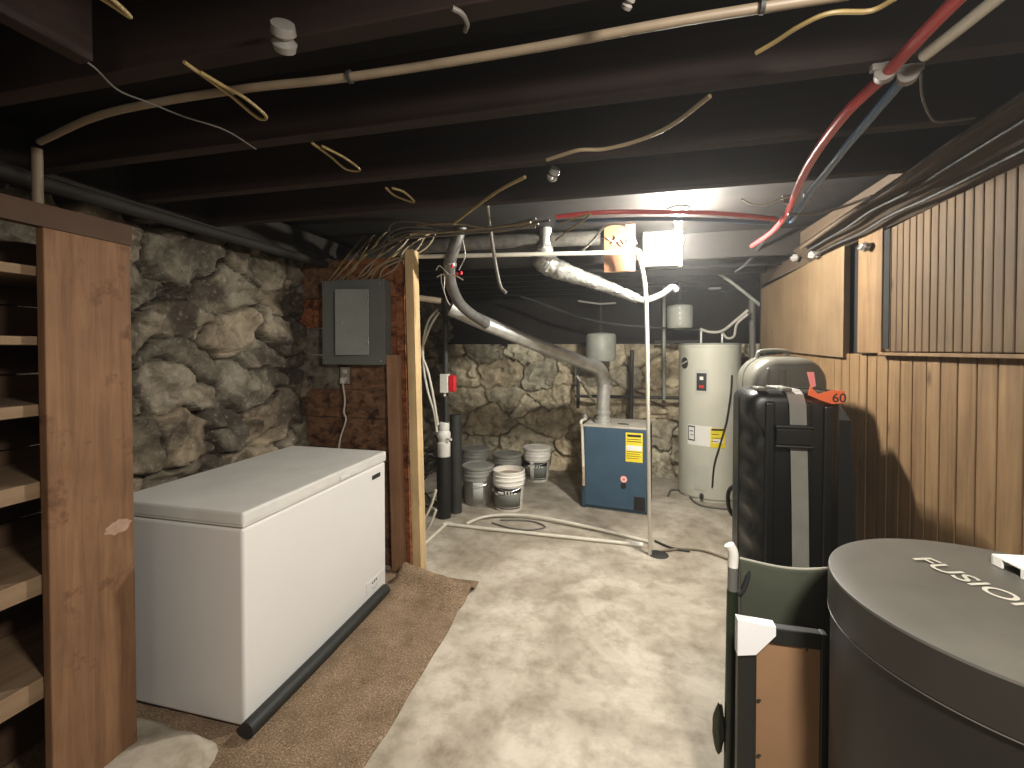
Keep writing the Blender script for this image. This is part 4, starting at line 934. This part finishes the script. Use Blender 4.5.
fr.build('handle_frame', 'case_black', hb_)
for px in (760, 785): 
    p = at(px, 386, Y=2.2); MB().box((p.x - .02, 2.17, FT - .004), (p.x + .02, 2.25, FT + .014), 0.007).build('top_lug', 'case_grey', fc)
for x in (fa.x + .05, fb.x - .05):
    MB().tube([(x - .02, 2.42, .026), (x + .02, 2.42, .026)], 0.026, 16, False).build('wheel', 'black', fc)
# rear case
ra = at(750, 365, Y=2.62); rb = at(829, 365, Y=2.62); RT = at(785, 357, Y=2.66).z
rc = thing('hard_travel_case', 'tall grey round-topped travel case with orange tag behind the black one', 'case', ((ra.x + rb.x) / 2, 2.78, 0), 'upright travel cases')
shell(ra.x, rb.x, 2.60, 2.94, 0.02, RT, 0.13, 'case_grey', 'shell', rc, 0.08)
yf = 2.60
raised(766, 770, 0.3, RT - 0.05, 'front_rib', 'case_grey', 0.010, rc); raised(778, 786, 0.3, RT - 0.05, 'front_rib', 'case_grey', 0.010, rc)
h0, h1 = at(757, 356, Y=2.77), at(789, 356, Y=2.77)
MB().tube([(h0.x, 2.77, RT - .01), (h0.x + .01, 2.77, RT + .025), (h0.x + .05, 2.77, RT + .034), (h1.x - .05, 2.77, RT + .034), (h1.x - .01, 2.77, RT + .025), (h1.x, 2.77, RT - .01)], 0.011, 10).build('top_handle', 'case_grey', rc)
hl = [at(739, 484, Y=2.7), at(730, 489, Y=2.7), at(728, 500, Y=2.7), at(731, 513, Y=2.7), at(740, 519, Y=2.7)]
MB().tube(hl, 0.011, 10).build('side_handle', 'black', rc)
for x in (ra.x + .05, rb.x - .05):
    MB().tube([(x - .02, 2.88, .026), (x + .02, 2.88, .026)], 0.026, 16, False).build('wheel', 'black', rc)
# black soft bag squeezed beside them
b0, b1 = at(845, 390, Y=2.50), at(856, 540, Y=2.50)
bb = MB(); bm = bmesh.new(); bmesh.ops.create_cube(bm, size=1); bmesh.ops.subdivide_edges(bm, edges=bm.edges, cuts=9, use_grid_fill=True)
for v in bm.verts:
    z = v.co.z + .5; w = 0.075 + 0.045 * (1 - z); rd = 1 - 0.9 * max(0, (z - 0.90) / 0.10) ** 2
    nn_ = 0.010 * noise.noise(Vector((v.co.x * 3, v.co.y * 3, z * 7)))
    v.co = Vector((fb.x + 0.082 + v.co.x * 2 * w * 0.5 * rd + 0.03 * (1 - z) + nn_, 2.50 + v.co.y * 0.26 * rd, z * b0.z))
bb.from_bm(bm, 0, True); tag(bb.build('soft_bag', 'soft_black'), 'slim black fabric bag between the travel cases and the right wall', 'bag')
# tags
tg = thing('luggage_tag', 'orange and pink paper tags hanging over the tops of the cases', 'tag', at(828, 395, Y=2.10))
p = [at(810, 386, Y=2.105), at(818, 394, Y=2.105), at(832, 390, Y=2.105), at(845, 391, Y=2.105), at(845, 403, Y=2.105), at(832, 404, Y=2.105), at(820, 400, Y=2.105), at(808, 395, Y=2.105)]
MB().prism(p, (0, 0.002, 0)).build('orange_tag', 'orange_tag', tg)
p = [at(807, 372, Y=2.1055), at(814, 372, Y=2.1055), at(816, 386, Y=2.105), at(811, 388, Y=2.105)]
MB().prism(p, (0, 0.002, 0)).build('pink_tag', 'pink_tag', tg)
o_ = at(832, 402, Y=2.104)
text_mesh('60', 0.052, (o_.x, 2.1042, o_.z), (1, 0, 0), (0, 0, 1)).build('lettering', 'ink', tg)

# ------------------------------------------------------------------ folded cot
CYc = 1.55
ct = thing('folded_cot', 'folded camp cot of green canvas on dark tubes standing before the cases', 'cot', (0.5, CYc, 0))
t0 = at(733, 552, Y=CYc); tb_ = at(729, 768, Y=CYc); tz = t0.z - .012
k = (t0.x - tb_.x) / (t0.z - tb_.z); xb = t0.x - k * tz
def tp(z): return Vector((xb + k * z, CYc, z))
MB().tube([tp(0.0), tp(tz - .11)], 0.0165, 16, False).build('side_tube', 'tube_green', ct)
MB().tube([tp(tz - .11), tp(tz - .02)], 0.0150, 16, False).build('inner_tube', 'tube_grey', ct)
MB().tube([tp(tz - .035), tp(tz + .01), tp(tz + .035) + Vector((-.012, 0, 0))], 0.0155, 16).build('end_cap', 'cap', ct)
cz1 = at(790, 566, Y=CYc).z; cx0_, cx1_ = at(748, 600, Y=CYc).x - .02, 0.655
cv = MB(); V = []; nx, nz = 40, 60
for j in range(nz + 1):
    for i in range(nx + 1):
        u = i / nx; v = j / nz; x = cx0_ + (cx1_ - cx0_) * u; z = 0.12 + (cz1 - 0.12) * v - 0.012 * math.sin(u * PI) * v ** 6
        yy = CYc + 0.02 - 0.010 * math.sin(u * PI) + 0.008 * noise.noise(Vector((x * 7, 1, z * 5))) + 0.006 * math.sin(z * 38 + u * 4) * max(0, v - .6)
        V.append((x, yy, z))
cv.add(V, [(j * (nx + 1) + i, j * (nx + 1) + i + 1, (j + 1) * (nx + 1) + i + 1, (j + 1) * (nx + 1) + i) for j in range(nz) for i in range(nx)], 0, True)
cvo = cv.build('canvas', 'canvas', ct); cvo.modifiers.new('s', 'SOLIDIFY').thickness = 0.004
MB().tube([Vector(V[nz * (nx + 1) + i]) for i in range(0, nx + 1, 4)], 0.0045, 8).build('hem', 'canvas_edge', cvo)
MB().tube([(cx1_, CYc + .02, 0.0), (cx1_, CYc + .02, cz1 + 0.01)], 0.014, 14, False).build('side_tube', 'tube_green', ct)
MB().tube([(cx0_, CYc + .022, 0.10), (cx1_, CYc + .022, 0.10)], 0.012, 12, False).build('cross_tube', 'tube_green', ct)
MB().tube([tp(tz - .12), tp(tz - .12) + Vector((.03, .0, .01)), (cx0_ + .03, CYc + .02, cz1 - .03)], 0.008, 8).build('corner_tie', 'soft_black', ct)
pk0, pk1 = at(716, 705, Y=CYc), at(724, 755, Y=CYc)
MB().ell((pk1.x - .014, CYc + .01, (pk0.z + pk1.z) / 2), (0.018, 0.02, (pk0.z - pk1.z) / 2), sub=3, disp=.25, fr=2).build('hanging_pouch', 'canvas', ct)

# ------------------------------------------------------------------ framed panel
FYY = 1.40
g0 = at(738, 652, Y=FYY); g1 = at(757, 652, Y=FYY); g2 = at(828, 652, Y=FYY); gx0, gx1 = g0.x, min(g2.x, 0.575)
gt0 = at(780, 629, Y=FYY).z; gt1 = at(780, 645, Y=FYY).z
fp = thing('framed_panel', 'black framed picture seen from its brown-papered back with white corner guard', 'picture frame', ((gx0 + gx1) / 2, FYY, 0))
bwid = g1.x - g0.x
MB().box((gx0, FYY, 0.012), (gx0 + bwid, FYY + .028, gt0), 0.003).build('side_rail', 'frame_black', fp)
MB().box((gx1 - .016, FYY, 0.012), (gx1, FYY + .028, gt0), 0.003).build('side_rail', 'frame_black', fp)
MB().box((gx0 + bwid, FYY, gt1), (gx1 - .016, FYY + .028, gt0), 0.003).build('top_rail', 'frame_black', fp)
MB().box((gx0 + bwid, FYY, 0.012), (gx1 - .016, FYY + .028, 0.04), 0.003).build('bottom_rail', 'frame_black', fp)
MB().box((gx0 + bwid - .002, FYY + .008, 0.03), (gx1 - .014, FYY + .016, gt1 + .002)).build('backing', 'kraft', fp)
c0 = at(736, 620, Y=FYY - .012); cA = at(776, 627, Y=FYY - .012); cB = at(776, 636, Y=FYY - .012); cC = at(756, 655, Y=FYY - .012); cD = at(739, 656, Y=FYY - .012)
MB().prism([(gx0 - .004, FYY - .012, c0.z), (cA.x, FYY - .012, cA.z), (cB.x, FYY - .012, cB.z), (cC.x, FYY - .012, cC.z), (gx0 - .004, FYY - .012, cD.z)], (0, .032, 0)).build('corner_guard', 'foam_white', fp)['label'] = 'white corner guard'
for px, py in ((758, 700), (758, 755)):
    q = at(px, py, Y=FYY); MB().box((q.x - .002, FYY - .002, q.z - .0015), (q.x + .008, FYY + .002, q.z + .0015)).build('retaining_tab', 'ink', fp)
q = at(807, 649, Y=FYY); MB().box((q.x - .0015, FYY - .002, q.z - .006), (q.x + .0015, FYY + .003, q.z + .004)).build('retaining_tab', 'ink', fp)

# ------------------------------------------------------------------ big round drum
DH = 0.95; DC = Vector((0.842, 1.19, 0)); DR = 0.343
dm = thing('round_drum', 'large black round drum with lettered lid in the near right corner', 'drum', DC)
MB().lathe(DC, [(DR - .02, 0), (DR - .012, 0.01), (DR - .006, 0.10), (DR - .006, DH - .105)], 96).build('barrel', 'drum_side', dm)
lo = MB().lathe(DC, [(DR, DH - .006), (DR - .0015, DH - .001), (DR - .005, DH), (DR - .05, DH + .001), (0, DH + .006)], 128).lathe(DC, [(DR - .02, DH - .10), (DR - .004, DH - .10), (DR, DH - .098), (DR + .0, DH - .006), (DR - .02, DH - .006)], 128, mi=1).build('lid', ['drum_top', 'skirt_shaded'], dm)
MB().tube([DC + Vector(((DR - .001) * math.cos(a * PI / 48), (DR - .001) * math.sin(a * PI / 48), DH - .102)) for a in range(97)], 0.0015, 8).build('seam_ring', 'drum_top', lo)
tf, tn = at(926, 566, h=DH), at(1037, 611, h=DH)
f0 = at(910, 560, h=DH); f1 = at(1012, 607, h=DH)
xd = (Vector((f1.x, f1.y, 0)) - Vector((f0.x, f0.y, 0))); Ltx = xd.length; xd.normalize(); yd = Vector((-xd.y, xd.x, 0))
tm = text_mesh('FUSION', 1.0, (0, 0, 0), (1, 0, 0), (0, 1, 0), 0.0)
w_ = max(v.x for v in tm.v); s_ = Ltx * 1.22 / w_
tm = text_mesh('FUSION', 1.0, (0, 0, 0), (1, 0, 0), (0, 1, 0), 0.0)
T2 = MB()
T2.add([Vector((f0.x, f0.y, DH + .0070)) + xd * ((v.x + 0.05 * v.y) * s_) + yd * (v.y * s_ * 0.95) for v in tm.v], tm.f)
T2.build('lettering', 'letters', lo)
# white bracket on the drum
wq = at(992, 552, h=DH + .03); wq2 = at(1030, 584, h=DH)
d2 = (at(1024, 576, h=DH + .02) - at(992, 560, h=DH + .02)); d2.z = 0; L2 = 0.15; d2.normalize(); n2 = Vector((-d2.y, d2.x, 0))
org = at(991, 563, h=DH + .005)
R2 = Matrix(((d2.x, n2.x, 0, org.x), (d2.y, n2.y, 0, org.y), (0, 0, 1, DH + .004), (0, 0, 0, 1)))
wb_ = MB().box((0, 0, 0.020), (L2, 0.075, 0.026), 0.002, M4=R2).box((0, 0, 0), (0.028, 0.006, 0.022), 0.001, M4=R2).box((0.075, 0, 0), (L2, 0.006, 0.022), 0.001, M4=R2).box((0, 0.069, 0), (L2, 0.075, 0.022), 0.001, M4=R2).box((0, 0, 0), (0.006, 0.075, 0.022), 0.001, M4=R2)
tag(wb_.build('white_tray', 'paper'), 'white plastic tray with notched side lying on the drum lid', 'tray')

# porcelain sockets on the header
for q, s, lab in (((815, 254), 1.0, 'pale round fitting at the far end of the right header'), ((795, 258), .8, 'smaller pale fitting beside the round one under the joists'), ((865, 247), 0.7, 'small pale knob at top of the dark opening in the wall')):
    p = at(q[0], q[1], X=XR - 0.045)
    tag(MB().ell(p, (0.035 * s, 0.04 * s, 0.03 * s), sub=3, disp=.35, fr=2.5, seed=q[0]).build('wire_fitting', 'glass_white'), lab, 'fitting', 'pale fittings on the right header')

# ------------------------------------------------------------------ light
def area(name, loc, rot_, size, power, col):
    l = bpy.data.lights.new(name, 'AREA'); l.shape = 'DISK'; l.size = size; l.energy = power; l.color = col
    o = bpy.data.objects.new(name, l); o.location = loc; o.rotation_euler = rot_; COL.objects.link(o); return o
pb_ = bpy.data.lights.new('bulb_light', 'POINT'); pb_.energy = 250; pb_.shadow_soft_size = 0.038; pb_.color = (1.0, 0.955, 0.86)
pbo = bpy.data.objects.new('bulb_light', pb_); pbo.location = (bc.x, bc.y, bc.z - 0.004); COL.objects.link(pbo)
# unseen fill lamps added to brighten the near end: one overhead, one weak behind
la = bpy.data.lights.new('near_fill', 'AREA'); la.shape = 'DISK'; la.size = 0.22; la.energy = 14; la.color = (1.0, 0.93, 0.83); la.spread = math.radians(150)
lo_ = bpy.data.objects.new('near_fill', la); lo_.location = (0.55, 0.28, 2.07); COL.objects.link(lo_)
lo_.rotation_euler = Vector((0.45, -0.50, 1.0)).to_track_quat('Z', 'Y').to_euler()
pl_ = bpy.data.lights.new('rear_fill', 'POINT'); pl_.energy = 5.5; pl_.shadow_soft_size = 0.2; pl_.color = (1.0, 0.85, 0.70)
po = bpy.data.objects.new('rear_fill', pl_); po.location = (-0.1, -0.8, 1.9); COL.objects.link(po)
w = bpy.data.worlds.new('world'); sc.world = w; w.use_nodes = True
w.node_tree.nodes['Background'].inputs[0].default_value = (0.9, 0.85, 0.75, 1); w.node_tree.nodes['Background'].inputs[1].default_value = 0.0
vol = w.node_tree.nodes.new('ShaderNodeVolumeScatter'); vol.inputs['Density'].default_value = 0.0065; vol.inputs['Anisotropy'].default_value = 0.72
w.node_tree.links.new(vol.outputs[0], w.node_tree.nodes['World Output'].inputs['Volume'])
vs = sc.view_settings; vs.view_transform = 'Standard'; vs.look = 'None'; vs.exposure = 1.55; vs.gamma = 1; vs.use_curve_mapping = False
for o in list(bpy.data.objects):
    if '_w' in o: del o['_w']
